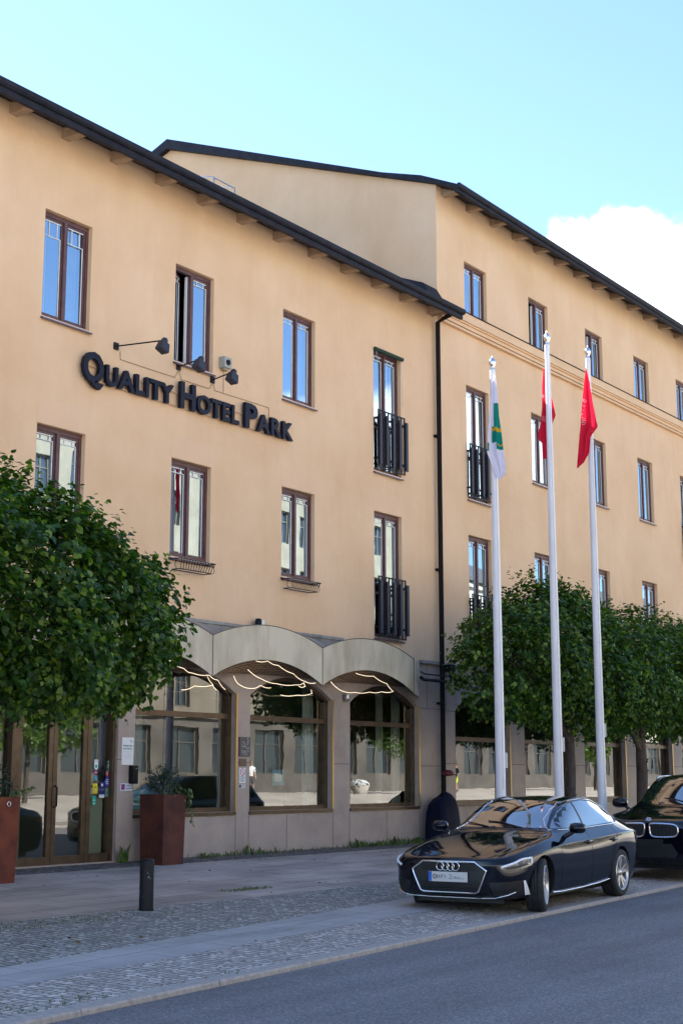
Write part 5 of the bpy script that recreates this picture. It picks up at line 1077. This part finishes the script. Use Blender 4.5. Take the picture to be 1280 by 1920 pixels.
def car_body(root, st, m, arch, wb, arch_r, name='body'):
    """st rows: x, zb, ws, wm, zm, wsh, zsh, wb, zbelt, wr, zr, zt"""
    xs = [s[0] for s in st]; rows = []
    for s in st:
        x, zb, ws, wm, zm, wsh, zsh, wbt, zbt, wr, zr, zt = s
        pts = [(0,zb),(ws*.55,zb),(ws-.05,zb),(ws,zb+.05),(ws+(wm-ws)*.65,zb+(zm-zb)*.5),(wm,zm),((wm*2+wsh)/3,(zm+2*zsh)/3+.0),(wsh,zsh),(wbt,zbt),((wbt+wr)/2+.012,(zbt+zr)/2+.01),(wr,zr),(wr*.62,zr+(zt-zr)*.62),(0,zt)]
        rows.append(pts)
    n = len(rows[0]); bm = bmesh.new(); grid = []
    for x, pts in zip(xs, rows):
        r = [bm.verts.new((x, y, z)) for y, z in pts] ; l = [r[0]] + [bm.verts.new((x, -y, z)) for y, z in pts[1:-1]] + [r[-1]]
        grid.append((r, l))
    for i in range(len(grid)-1):
        for side in (0, 1):
            a, b_ = grid[i][side], grid[i+1][side]
            for k in range(n-1):
                f = (a[k], a[k+1], b_[k+1], b_[k]); bm.faces.new(f if side == 0 else tuple(reversed(f)))
    for gi, flip in ((0, False), (len(grid)-1, True)):       # caps as quads across
        r, l = grid[gi]
        for k in range(n-1):
            if k == 0 or k == n-2:
                vs = [r[k], r[k+1], l[k+1]] if k == 0 else [r[k], r[k+1], l[k]]
            else: vs = [r[k], r[k+1], l[k+1], l[k]]
            bm.faces.new(vs if flip else tuple(reversed(vs)))
    bmesh.ops.recalc_face_normals(bm, faces=bm.faces)
    cl = bm.edges.layers.float.get('crease_edge') or bm.edges.layers.float.new('crease_edge')
    for gi in range(len(grid)-1):
        for side in (0,1):
            for k, c in ((7, .6), (8, .5), (3, .4), (10, .65)):
                e = bm.edges.get((grid[gi][side][k], grid[gi+1][side][k]))
                if e: e[cl] = c
    me = bpy.data.meshes.new(name); bm.to_mesh(me); bm.free(); me.materials.append(m)
    ob = bpy.data.objects.new(name, me); col.objects.link(ob)
    sub = ob.modifiers.new('s', 'SUBSURF'); sub.levels = 3; sub.render_levels = 3
    dg = bpy.context.evaluated_depsgraph_get(); ev = ob.evaluated_get(dg); me2 = bpy.data.meshes.new_from_object(ev)
    t = BVHTree.FromPolygons([v.co for v in me2.vertices], [tuple(p.vertices) for p in me2.polygons])
    # wheel wells
    ob.modifiers.clear(); ob.data = me2
    cut = MB()
    for x in (wb/2, -wb/2):
        for s in (-1, 1):
            y0, y1_ = (arch*s*.62, arch*s*1.3); k = 40; pr = [(x+arch_r*cos(2*pi*j/k), .335*(arch_r/.37)+arch_r*sin(2*pi*j/k)) for j in range(k)]
            pr = [(px, max(pz, -.2)) for px, pz in pr]; cut.prism(pr, min(y0,y1_), max(y0,y1_))
    co = cut.build('cut', M['plastic'], None, fix=True)
    bo = ob.modifiers.new('b', 'BOOLEAN'); bo.object = co; bo.solver = 'EXACT'; bo.operation = 'DIFFERENCE'
    try: bo.material_mode = 'TRANSFER'
    except Exception: pass
    dg = bpy.context.evaluated_depsgraph_get(); dg.update(); me3 = bpy.data.meshes.new_from_object(ob.evaluated_get(dg)); ob.modifiers.clear(); ob.data = me3
    for p in me3.polygons: p.use_smooth = True
    try: me3.set_sharp_from_angle(angle=R(38))
    except Exception: pass
    bpy.data.objects.remove(co); ob.parent = root; return ob, t
def clip_grid(poly, step):
    bm = bmesh.new(); vs = [bm.verts.new((x, y, 0)) for x, y in poly]; bm.faces.new(vs)
    xs = [p[0] for p in poly]; ys = [p[1] for p in poly]
    for ax, lo, hi in ((0, min(xs), max(xs)), (1, min(ys), max(ys))):
        v = lo + step
        while v < hi-1e-4:
            no = (1,0,0) if ax == 0 else (0,1,0); co = (v,0,0) if ax == 0 else (0,v,0)
            bmesh.ops.bisect_plane(bm, geom=bm.verts[:]+bm.edges[:]+bm.faces[:], plane_co=co, plane_no=no); v += step
    bm.verts.index_update(); out = ([(v.co.x, v.co.y) for v in bm.verts], [[v.index for v in f.verts] for f in bm.faces]); bm.free(); return out
FR = {'front': (Vector((3.2,0,0)), Vector((0,1,0)), Vector((0,0,1)), Vector((-1,0,0))),
      'left': (Vector((0,1.6,0)), Vector((1,0,0)), Vector((0,0,1)), Vector((0,-1,0))),
      'right': (Vector((0,-1.6,0)), Vector((1,0,0)), Vector((0,0,1)), Vector((0,1,0))),
      'top': (Vector((0,0,2.6)), Vector((1,0,0)), Vector((0,1,0)), Vector((0,0,-1))),
      'rear': (Vector((-3.2,0,0)), Vector((0,1,0)), Vector((0,0,1)), Vector((1,0,0)))}
CORN = [2.10, .77]
def corner(sgn, ang=38):
    a = R(ang); d = Vector((cos(a), sgn*sin(a), 0)); u = Vector((-sin(a)*sgn*sgn, cos(a)*sgn, 0)) ; p0 = Vector((CORN[0], sgn*CORN[1], 0)); return (p0 + d*1.5, Vector((-sin(a), sgn*cos(a), 0)), Vector((0,0,1)), -d)
def cast(t, fr, u, v, off):
    o, U, V, d = fr; p = o + U*u + V*v; h = t.ray_cast(p, d)
    if h[0] is None: return None
    nn = h[1] if h[1].dot(d) < 0 else -h[1]
    return h[0] + nn*off - d*0
def decal(name, root, t, frame, poly, m, off=.004, step=.06, mi=None):
    fr = FR[frame] if isinstance(frame, str) else frame; pts, fs = clip_grid(poly, step); vs = [cast(t, fr, u, v, off) for u, v in pts]
    ok = [f for f in fs if all(vs[i] is not None for i in f)]
    b = MB(); b.v = [tuple(v) if v is not None else (0,0,0) for v in vs]; b.f = ok; b.m = [0]*len(ok); b.sm = [True]*len(ok)
    o = b.build(name, m, None, fix=False); me = o.data
    bm = bmesh.new(); bm.from_mesh(me); bmesh.ops.delete(bm, geom=[v for v in bm.verts if not v.link_faces], context='VERTS')
    for f in bm.faces:
        if f.normal.dot(fr[3]) > 0: f.normal_flip()
    bm.to_mesh(me); bm.free(); o.parent = root; WL[o] = Vector((0,0,0)); return o
def trim(name, root, t, frame, pts, r, m, off=.004, closed=False, n=6, sub=6):
    fr = FR[frame] if isinstance(frame, str) else frame; P = []; q = pts + ([pts[0]] if closed else [])
    for i in range(len(q)-1):
        for k in range(sub): s = k/sub; P.append((q[i][0]+(q[i+1][0]-q[i][0])*s, q[i][1]+(q[i+1][1]-q[i][1])*s))
    P.append(q[-1]); vs = [cast(t, fr, u, v, off) for u, v in P]; vs = [v for v in vs if v is not None]
    if len(vs) < 2: return None
    b = MB(); b.tube(vs, r, n); o = b.build(name, m, None); o.parent = root; WL[o] = Vector((0,0,0)); return o
def smooth_poly(pts, it=2):
    for _ in range(it):
        q = []
        for i in range(len(pts)):
            a, b_ = pts[i], pts[(i+1) % len(pts)]; q += [(a[0]*.78+b_[0]*.22, a[1]*.78+b_[1]*.22), (a[0]*.22+b_[0]*.78, a[1]*.22+b_[1]*.78)]
        pts = q
    return pts
def wheel(root, x, y, r, w, steer=0, spokes=5, side=1, rim_r=.72):
    e = None; s = side; yy = 0
    b = MB(); prof = [(r*rim_r,-w/2+.01),(r*.86,-w/2-.004),(r*.95,-w/2+.004),(r*.985,-w/2+.025),(r,-w/2+.05)]
    for k in range(3):
        c = -w/2+.05+(k+1)*(w-.1)/4; prof += [(r,c-.006),(r-.009,c-.004),(r-.009,c+.004),(r,c+.006)]
    prof += [(r,w/2-.05),(r*.985,w/2-.025),(r*.95,w/2-.004),(r*.86,w/2+.004),(r*rim_r,w/2-.01)]
    b.lathe(prof, (0,0,0), 48, axis='Y'); ty = b.build('tyre', M['tyre'], None, world=False)
    b = MB(); o = s*(w/2-.004); R_ = r*rim_r
    b.lathe([(R_+.004,o-s*.0),(R_,o+s*.008),(R_*.955,o+s*.004),(R_*.94,o-s*.03),(R_*.93,-s*w*.3)], (0,0,0), 48, axis='Y')
    b.lathe([(.001,o-s*.012),(.028,o-s*.012),(.034,o-s*.02),(.06,o-s*.035),(.062,o-s*.08)], (0,0,0), 24, axis='Y')
    for k in range(spokes):
        for da in (-.17, .17):
            a = 2*pi*k/spokes + pi/2; a0, a1 = a+da*.9, a+da*1.15
            def pt(rad, an, tw, d): return (rad*cos(an)-sin(an)*tw, o-s*d, rad*sin(an)+cos(an)*tw)
            q = [pt(.04,a0,-.020,.03),pt(.04,a0,.020,.03),pt(R_*.95,a1,-.024,.014),pt(R_*.95,a1,.024,.014),pt(.04,a0,-.022,.07),pt(.04,a0,.022,.07),pt(R_*.95,a1,-.028,.06),pt(R_*.95,a1,.028,.06)]
            b.add(q, [(0,1,3,2),(4,6,7,5),(0,2,6,4),(1,5,7,3)])
    rm = b.build('rim', M['rim'], None, world=False, fix=True)
    b = MB(); b.lathe([(R_*.94,0),(.001,0)], (0,s*w*.02,0), 32, axis='Y'); b.lathe([(.17,s*.03),(.06,s*.035)], (0,0,0), 32, axis='Y'); br = b.build('brake_disc', M['rimdark'], None, world=False)
    ob = ty; ob.name = 'wheel'; ob.parent = root; ob.location = (x, y, r); ob.rotation_euler = (0, 0, steer)
    for c in (rm, br): c.parent = ob
    return ob
def part_box(root, name, m, pts8):
    b = MB(); b.add(pts8, [(0,3,2,1),(4,5,6,7),(0,1,5,4),(1,2,6,5),(2,3,7,6),(3,0,4,7)]); o = b.build(name, m, None); o.parent = root; return o
def mirror(root, x, y, z, s, m, k=1.0):
    b = MB(); n = 12; rows = []
    for j, (u, sc) in enumerate([(-.5,.55),(-.42,.85),(-.15,1),(.2,.98),(.42,.8),(.5,.4)]):
        for i in range(n): a = 2*pi*i/n; rows.append((x + .10*cos(a)*sc*k*(1 if cos(a) > 0 else .6), y + s*(.13+u*.22)*k, z + .075*sin(a)*sc*k))
    b.add(rows, [(j*n+i, j*n+(i+1)%n, (j+1)*n+(i+1)%n, (j+1)*n+i) for j in range(5) for i in range(n)] + [tuple(range(n)), tuple(reversed(range(5*n, 6*n)))], 0, True)
    o = b.build('wing_mirror', m, None, fix=True); o.parent = root; WL[o] = Vector((0,0,0))
    q = MB(); q.tube([(x+.02,y-s*.06,z-.12*k),(x,y+s*.06,z-.05*k)], [.035,.028], 8); c = q.build('mirror_stalk', M['plastic'], None); c.parent = o
    q = MB(); q.quad((x-.063*k,y+s*.04,z-.05*k),(x-.063*k,y+s*.22*k,z-.045*k),(x-.063*k,y+s*.22*k,z+.05*k),(x-.063*k,y+s*.04,z+.055*k)); c = q.build('mirror_glass', M['carglass_opaque'], None); c.parent = o
    return o
# ---- the black fastback
carA = bpy.data.objects.new('parked_car', None); col.objects.link(carA); CARZ = .085
carA.location = (18.0, -6.50, CARZ); carA.rotation_euler = (R(.0), 0, pi + R(5.0)); WL[carA] = Vector((0,0,0))
tag(carA, 'glossy black four door fastback with chrome grille frame and interlocked rings, nose towards us', 'car', 'black cars parked along the kerb')
A = [(2.315,.34,.40,.46,.46,.48,.60,.40,.640,.28,.655,.66),
     (2.29,.245,.62,.68,.44,.67,.62,.60,.672,.42,.690,.695),
     (2.20,.20,.75,.80,.44,.79,.635,.71,.70,.50,.702,.712),
     (2.02,.185,.81,.875,.45,.865,.665,.785,.735,.56,.748,.765),
     (1.75,.18,.84,.905,.48,.90,.705,.82,.785,.60,.803,.82),
     (1.40,.18,.85,.92,.52,.915,.755,.84,.835,.63,.862,.872),
     (1.05,.18,.85,.918,.54,.91,.79,.83,.872,.65,.902,.918),
     (.80,.18,.85,.915,.55,.905,.81,.80,.90,.665,.92,.968),
     (.58,.18,.85,.915,.55,.90,.82,.790,.925,.670,.985,1.115),
     (.30,.18,.85,.915,.55,.90,.83,.785,.935,.650,1.125,1.262),
     (.02,.18,.85,.915,.55,.90,.835,.78,.94,.630,1.25,1.36),
     (-.35,.18,.85,.915,.55,.90,.845,.78,.95,.615,1.322,1.385),
     (-.80,.18,.85,.918,.56,.905,.86,.78,.965,.605,1.352,1.385),
     (-1.20,.18,.855,.925,.58,.915,.875,.775,.985,.59,1.30,1.335),
     (-1.55,.18,.855,.925,.60,.915,.89,.76,1.0,.565,1.205,1.24),
     (-1.90,.20,.85,.915,.60,.90,.90,.73,1.0,.52,1.075,1.125),
     (-2.18,.22,.82,.895,.60,.87,.905,.70,.975,.52,1.0,1.03),
     (-2.36,.26,.74,.83,.60,.80,.895,.64,.955,.48,.972,.985),
     (-2.43,.36,.55,.62,.62,.60,.86,.48,.91,.36,.93,.94)]
def lift(z): return z + .045*max(0, min(1, (z-.80)/.18))
A = [(r_[0],r_[1],r_[2],r_[3],r_[4],r_[5],lift(r_[6]) if r_[0] > -2 else r_[6],r_[7],lift(r_[8]),r_[9],lift(r_[10]),lift(r_[11])) for r_ in A]
bodyA, tA = car_body(carA, A, M['paint'], .92, 2.824, .372)
BW = 'left'
def dlo(root, t, side, polys, outline, belt, ch=True):
    for nm, pl in polys: decal('side_window', root, t, side, pl, M['carglass_opaque'], .004, .07)
    if ch: trim('window_trim', root, t, side, outline, .0075, M['chrome'], .006, True, 6, 5)
front_w = [(.64,.965),(.45,1.065),(.20,1.185),(-.03,1.262),(-.22,1.292),(-.28,.965)]
rear_w = [(-.34,.968),(-.28,1.298),(-.60,1.318),(-.98,1.295),(-1.30,1.225),(-1.52,1.135),(-1.60,1.06),(-1.56,1.02),(-1.45,1.0)]
outl = [(.70,.945),(.48,1.082),(.22,1.205),(-.02,1.285),(-.30,1.318),(-.60,1.338),(-1.0,1.315),(-1.33,1.242),(-1.56,1.145),(-1.67,1.06),(-1.62,.995),(-1.45,.978),(-.3,.95)]
front_w = [(x, z+.043) for x, z in front_w]; rear_w = [(x, z+.043) for x, z in rear_w]; outl = [(x, z+.043) for x, z in outl]
for sd_ in ('left', 'right'):
    dlo(carA, tA, sd_, [('f', front_w), ('r', rear_w)], outl, None)
    decal('pillar_cover', carA, tA, sd_, [(-.285,1.008),(-.225,1.338),(-.275,1.343),(-.335,1.011)], M['plastic'], .003, .08)
ws_ = [(.80,0),(.785,.25),(.735,.48),(.655,.645),(.36,.575),(.10,.535),(.06,.30),(.045,0),(.06,-.30),(.10,-.535),(.36,-.575),(.655,-.645),(.735,-.48),(.785,-.25)]
ws_ = [(x, y*.97) for x, y in ws_]
decal('windscreen', carA, tA, 'top', ws_, M['carglass_opaque'], .004, .09)
decal('roof_glass', carA, tA, 'top', [(-.05,.45),(-.05,-.45),(-.75,-.46),(-.75,.46)], M['carglass_opaque'], .003, .1)
decal('rear_window', carA, tA, 'top', [(-1.22,.44),(-1.95,.50),(-1.95,-.50),(-1.22,-.44)], M['carglass_opaque'], .003, .1)
decal('wiper_cowl', carA, tA, 'top', [(.86,.0),(.845,.3),(.79,.58),(.74,.66),(.80,.25),(.815,0),(.80,-.25),(.74,-.66),(.79,-.58),(.845,-.3)], M['plastic'], .003, .08)
for s in (1, -1): trim('roof_rail', carA, tA, 'top', [(.02,.545*s),(-.4,.565*s),(-.8,.558*s),(-1.2,.545*s)], .011, M['chrome'] if False else M['paint'], .010, False, 8)
# grille: black hexagon, chrome frame, rings, plate
hexg = [(-.36,.645),(.36,.645),(.515,.545),(.50,.50),(.405,.295),(.36,.275),(-.36,.275),(-.405,.295),(-.50,.50),(-.515,.545)]
gr = decal('grille', carA, tA, 'front', hexg, M['plastic'], .004, .05)
trim('grille_frame', carA, tA, 'front', hexg, .0125, M['chrome'], .010, True, 8, 4)
for z in (.615,.585,.555,.405,.375,.345,.315): trim('grille_slat', carA, tA, 'front', [(-.40 if z < .5 else -.36,z),(.40 if z < .5 else .36,z)], .006, M['plastic'], .012, False, 5, 8)
nose = cast(tA, FR['front'], 0, .58, 0).x
for k in range(4):
    c = (-.108+.072*k, .588); q = MB(); q.tube([(nose+.028, c[0]+.050*cos(a), c[1]+.050*sin(a)) for a in [2*pi*j/28 for j in range(29)]], .0068, 6, cap=False); o = q.build('ring_emblem', M['chrome'], None); o.parent = carA
pn = cast(tA, FR['front'], 0, .46, 0).x + .02
q = MB(); q.box(pn, pn+.012, -.27, .27, .40, .52); o = q.build('licence_plate', M['plate_w'] if 'plate_w' in M else cm('plate_white', (.62,.60,.58), .4), None); o.parent = carA; WL[o] = Vector((0,0,0)); pl_ = o
q = MB(); q.box(pn+.0125, pn+.0145, -.268, -.226, .402, .518); o = q.build('plate_band', cm('plate_blue', (.01,.12,.55), .4), None); o.parent = pl_
# scrawled, unreadable registration: smudged strokes
q = MB(); X_ = pn+.0138
def stroke(pts, w=.0035): q.tube([(X_, y, z) for y, z in pts], w, 5)
q.lathe([(.001,0)], (0,0,0)) if False else None
sm = MB(); sm.tube([(X_, -.185+.022*cos(a), .462+.024*sin(a)) for a in [2*pi*k/14 for k in range(15)]], .008, 6); o = sm.build('plate_smudge', cm('plate_grey', (.22,.19,.18), .6), None); o.parent = pl_
for pts in ([(-.145,.49),(-.145,.435)],[(-.145,.465),(-.12,.465)],[(-.12,.487),(-.12,.437)],[(-.095,.437),(-.095,.487),(-.07,.485),(-.07,.46),(-.095,.458)],[(-.05,.487),(-.03,.46),(-.045,.437)],[(.02,.485),(.045,.49),(.05,.465),(.02,.437),(.06,.435)],[(.08,.437),(.085,.467),(.10,.467),(.105,.437)],[(.12,.467),(.125,.437),(.145,.44),(.15,.467)],[(.165,.46),(.18,.445),(.17,.43)],[(.20,.45),(.215,.437)]): stroke(pts)
o = q.build('plate_lettering', cm('plate_ink', (.10,.11,.16), .6), None); o.parent = pl_
# bumper: lower intake, chrome blades, splitter line
decal('lower_grille', carA, tA, 'front', [(-.40,.262),(.40,.262),(.46,.228),(-.46,.228)], M['plastic'], .004, .05)
for s in (1, -1):
    cf_ = corner(s, 32)
    side_l = [(-.30,.40),(-.10,.415),(.13,.43),(.16,.27),(.02,.235),(-.24,.245)]
    decal('side_intake', carA, tA, cf_, side_l, M['plastic'], .004, .05)
    decal('intake_blade', carA, tA, cf_, [(.135,.425),(.165,.425),(.235,.27),(.245,.245),(.165,.245),(.155,.30)], M['lampled'], .012, .04)
    hl = [(-.175,.585),(-.05,.625),(.14,.685),(.285,.705),(.295,.64),(.27,.60),(.10,.575),(-.09,.552)]
    decal('headlight', carA, tA, cf_, hl, M['lens'], .006, .04)
    h2 = decal('headlight_housing', carA, tA, cf_, [(-.10,.578),(.02,.598),(.20,.628),(.225,.61),(.10,.585),(-.07,.563)], M['plastic'], .009, .04)
    trim('running_light', carA, tA, cf_, [(-.15,.590),(-.04,.622),(.13,.673),(.24,.688),(.262,.688),(.262,.625)], .015, M['lampled'], .010, False, 6, 4)
    trim('bonnet_line', carA, tA, 'top', [(2.16,.60*s),(1.9,.70*s),(1.5,.78*s),(1.0,.80*s),(.82,.77*s)], .0055, M['soffit'], .0, False, 4, 4)
    sdn = 'left' if s == 1 else 'right'
    for pts in ([(.80,.86),(.84,.60),(.80,.32),(.74,.24)], [(-.28,.95),(-.29,.55),(-.30,.25)], [(-1.25,.99),(-1.22,.80),(-1.06,.62),(-1.0,.30)], [(.80,.24),(-1.0,.24)]):
        trim('door_gap', carA, tA, sdn, pts, .0035, M['soffit'], -.001, False, 4, 6)
    trim('sill_trim', carA, tA, sdn, [(1.02,.225),(.7,.215),(0,.225),(-.6,.245),(-.98,.275)], .011, M['chrome'], .010, False, 6, 5)
    for hx in (-.14, -1.10):
        p = cast(tA, FR[sdn], hx, .815, .022)
        if p: q = MB(); q.tube([(hx+.10,p.y-s*.02,p.z),(hx+.085,p.y,p.z),(hx-.085,p.y,p.z+.003),(hx-.10,p.y-s*.02,p.z)], .013, 8); o = q.build('door_handle', M['paint'], None); o.parent = carA
        decal('handle_cup', carA, tA, sdn, smooth_poly([(hx-.07,.78),(hx+.07,.78),(hx+.07,.84),(hx-.07,.84)]), M['soffit'], .0025, .05)
    mirror(carA, .52, .90*s, 1.02, s, M['paint'], .95)
    trim('shoulder_line', carA, tA, sdn, [(1.9,.72),(1.4,.775),(.6,.82),(-.6,.85),(-1.6,.885),(-2.0,.895)], .004, M['paint'], .0, False, 5, 5)
    decal('tail_light', carA, tA, corner(s, 145) , [(-.25,.80),(.10,.80),(.10,.90),(-.25,.90)], M['taillens'], .005, .05) if False else None
    decal('tail_light', carA, tA, sdn, [(-2.12,.80),(-2.38,.80),(-2.38,.90),(-2.05,.905)], M['taillens'], .005, .05)
trim('front_splitter', carA, tA, 'front', [(-.80,.29),(-.74,.258),(-.60,.225),(-.3,.215),(.3,.215),(.60,.225),(.74,.258),(.80,.29)], .010, M['chrome'], .012, False, 6, 4)
trim('hood_edge', carA, tA, 'front', [(-.60,.664),(.60,.664)], .005, M['soffit'], .001, False, 4, 8)
for y in (.20, .42): trim('bonnet_crease', carA, tA, 'top', [(2.2,y+.12),(1.6,y+.10),(1.0,y+.13)], .002, M['paint'], .0, False, 4, 4)
q = MB(); q.tube([(.80,.35,1.02),(.70,.0,1.085),(.66,-.22,1.10)], .008, 6); q.tube([(.80,-.15,1.03),(.68,-.42,1.065),(.60,-.56,1.08)], .008, 6); o = q.build('wiper', M['plastic'], None); o.parent = carA
for x in (1.412, -1.412):
    for s in (1, -1): wheel(carA, x, s*.80, .335, .235, steer=(R(16) if x > 0 else 0), side=s)
CORN[:] = [2.22, .82]
# ---- the tall blue-black four wheel drive behind it
carB = bpy.data.objects.new('parked_suv', None); col.objects.link(carB)
tag(carB, 'tall blue-black four wheel drive with twin rounded grilles, cut off by the right edge', 'car', 'black cars parked along the kerb')
carB.location = (24.8, -6.2, .10); carB.rotation_euler = (0,0,pi+R(5)); WL[carB] = Vector((0,0,0))
Bt = [(2.44,.42,.40,.46,.60,.48,.84,.40,.90,.28,.925,.935),
      (2.41,.30,.66,.72,.58,.71,.86,.62,.93,.44,.955,.965),
      (2.30,.26,.80,.86,.58,.85,.88,.74,.965,.52,.99,1.0),
      (2.10,.25,.86,.93,.60,.92,.91,.82,1.0,.58,1.025,1.035),
      (1.80,.25,.89,.965,.62,.96,.95,.86,1.035,.62,1.06,1.07),
      (1.40,.25,.90,.97,.65,.965,.98,.88,1.065,.66,1.10,1.11),
      (1.10,.25,.90,.97,.66,.96,1.0,.88,1.085,.70,1.13,1.145),
      (.92,.25,.90,.965,.66,.95,1.01,.86,1.10,.72,1.16,1.185),
      (.66,.25,.90,.965,.66,.95,1.02,.83,1.12,.69,1.28,1.38),
      (.36,.25,.90,.965,.66,.95,1.03,.82,1.13,.66,1.48,1.58),
      (.08,.25,.90,.965,.66,.95,1.04,.82,1.14,.64,1.62,1.70),
      (-.40,.25,.90,.965,.66,.95,1.05,.82,1.15,.63,1.69,1.745),
      (-1.0,.25,.90,.965,.66,.95,1.06,.82,1.16,.62,1.68,1.74),
      (-1.7,.26,.90,.965,.68,.95,1.08,.81,1.18,.60,1.64,1.70),
      (-2.2,.30,.88,.94,.70,.92,1.09,.79,1.18,.58,1.50,1.56),
      (-2.38,.34,.82,.88,.72,.86,1.08,.74,1.16,.56,1.25,1.30),
      (-2.44,.44,.60,.66,.74,.64,1.04,.55,1.10,.44,1.13,1.15)]
bodyB, tB = car_body(carB, Bt, M['paint2'], .97, 2.933, .42)
wsB = [(.93,0),(.915,.28),(.86,.54),(.76,.715),(.45,.655),(.16,.605),(.12,.3),(.105,0),(.12,-.3),(.16,-.605),(.45,-.655),(.76,-.715),(.86,-.54),(.915,-.28)]
wsB = [(x, y*.97) for x, y in wsB]
decal('windscreen', carB, tB, 'top', wsB, M['carglass_opaque'], .004, .09)
for s in (1, -1):
    sdn = 'left' if s == 1 else 'right'
    for pl in ([(.74,1.16),(.42,1.36),(.12,1.53),(-.12,1.60),(-.20,1.17)], [(-.28,1.17),(-.20,1.61),(-.9,1.62),(-1.05,1.20)], [(-1.15,1.20),(-1.0,1.62),(-1.7,1.56),(-1.98,1.38),(-1.90,1.24)]): decal('side_window', carB, tB, sdn, pl, M['carglass_opaque'], .004, .08)
    trim('roof_rail', carB, tB, 'top', [(.05,.60*s),(-.3,.63*s),(-1.0,.62*s),(-1.9,.58*s)], .016, M['alu'], .03, False, 8, 5)
    kd = [(s*y, z) for y, z in [(.06,.925),(.44,.912),(.51,.875),(.515,.765),(.46,.71),(.11,.70),(.05,.75),(.04,.89)]]
    if s < 0: kd = kd[::-1]
    kd = smooth_poly(kd, 2)
    decal('kidney_grille', carB, tB, 'front', kd, M['plastic'], .010, .05); trim('grille_frame', carB, tB, 'front', kd, .015, M['chrome'], .018, True, 8, 1)
    for k in range(7): yy = s*(.10+.062*k); trim('grille_bar', carB, tB, 'front', [(yy,.895),(yy,.72)], .006, M['plastic'], .016, False, 5, 4)
    cf_ = corner(s, 30)
    decal('headlight', carB, tB, cf_, smooth_poly([(-.10,.90),(.16,.93),(.30,.925),(.27,.82),(.10,.80),(-.08,.82)], 1), M['lens'], .006, .04)
    for cu in (.0, .13): trim('headlight_ring', carB, tB, cf_, [(cu+.045*cos(a), .862+.045*sin(a)) for a in [2*pi*k/16 for k in range(16)]], .007, M['lampled'], .010, True, 5, 1)
    decal('side_intake', carB, tB, cf_, [(-.22,.56),(.16,.60),(.18,.42),(-.18,.40)], M['plastic'], .004, .05)
    decal('fog_light', carB, tB, cf_, smooth_poly([(.0,.56),(.10,.565),(.10,.50),(.0,.50)]), M['lens'], .009, .04)
    trim('bonnet_line', carB, tB, 'top', [(2.28,.50*s),(1.9,.62*s),(1.4,.70*s),(.95,.78*s)], .004, M['paint2'], .0, False, 4, 4)
    mirror(carB, .62, .96*s, 1.22, s, M['paint2'], 1.2)
    for pts in ([(.95,1.05),(1.0,.75),(.95,.35)], [(-.22,1.14),(-.22,.35)]): trim('door_gap', carB, tB, sdn, pts, .0035, M['soffit'], -.001, False, 4, 6)
decal('lower_grille', carB, tB, 'front', [(-.40,.60),(.40,.60),(.50,.44),(.44,.38),(-.44,.38),(-.50,.44)], M['plastic'], .004, .05)
q = MB(); q.box(2.455,2.47,-.26,.26,.56,.67); o = q.build('licence_plate', M['plastic'], None); o.parent = carB
# roundel
c0 = cast(tB, FR['front'], 0, .955, .0) or Vector((2.40,0,.955))
def roundel(x, z, r):
    e = MB(); n = 24; tl = Vector((.55,0,.83)).normalized(); u = Vector((0,1,0)); v = tl.cross(u); C0 = Vector((x,0,z))
    e.tube([C0+tl*.006+u*r*cos(2*pi*k/n)+v*r*sin(2*pi*k/n) for k in range(n+1)], .006, 6); o1 = e.build('roundel_emblem', M['chrome'], None); o1.parent = carB; WL[o1] = Vector((0,0,0))
    for k in range(4):
        e = MB(); pts = [C0+tl*.008] + [C0+tl*.008+u*r*.62*cos(k*pi/2+j*pi/16)+v*r*.62*sin(k*pi/2+j*pi/16) for j in range(9)]; e.add(pts, [tuple(range(10))]); o2 = e.build('quadrant', [M['paper'], M['plate_blue']][k % 2], None); o2.parent = o1
    e = MB(); pts = [C0+tl*.005+u*r*cos(2*pi*j/n)+v*r*sin(2*pi*j/n) for j in range(n)]; e.add(pts, [tuple(range(n))]); o3 = e.build('backing', M['plastic'], None); o3.parent = o1
h = tB.ray_cast(Vector((2.36,0,2.5)), Vector((0,0,-1))); roundel(2.36, h[0].z+.004, .042)
for x in (1.4665, -1.4665):
    for s in (1, -1): wheel(carB, x, s*.83, .375, .27, steer=0, side=s)
q = MB(); q.tube([(.95,.40,1.19),(.80,.0,1.28),(.74,-.25,1.31)], .009, 6); o = q.build('wiper', M['plastic'], None); o.parent = carB
# undersides
for rt_, (a_, b__, c__, z0_, z1_) in ((carA, (2.0,-2.1,.60,.13,.20)), (carB, (2.1,-2.1,.62,.18,.27))):
    q = MB(); q.box(b__, a_, -c__, c__, z0_, z1_); o = q.build('underbody', M['plastic'], None); o.parent = rt_
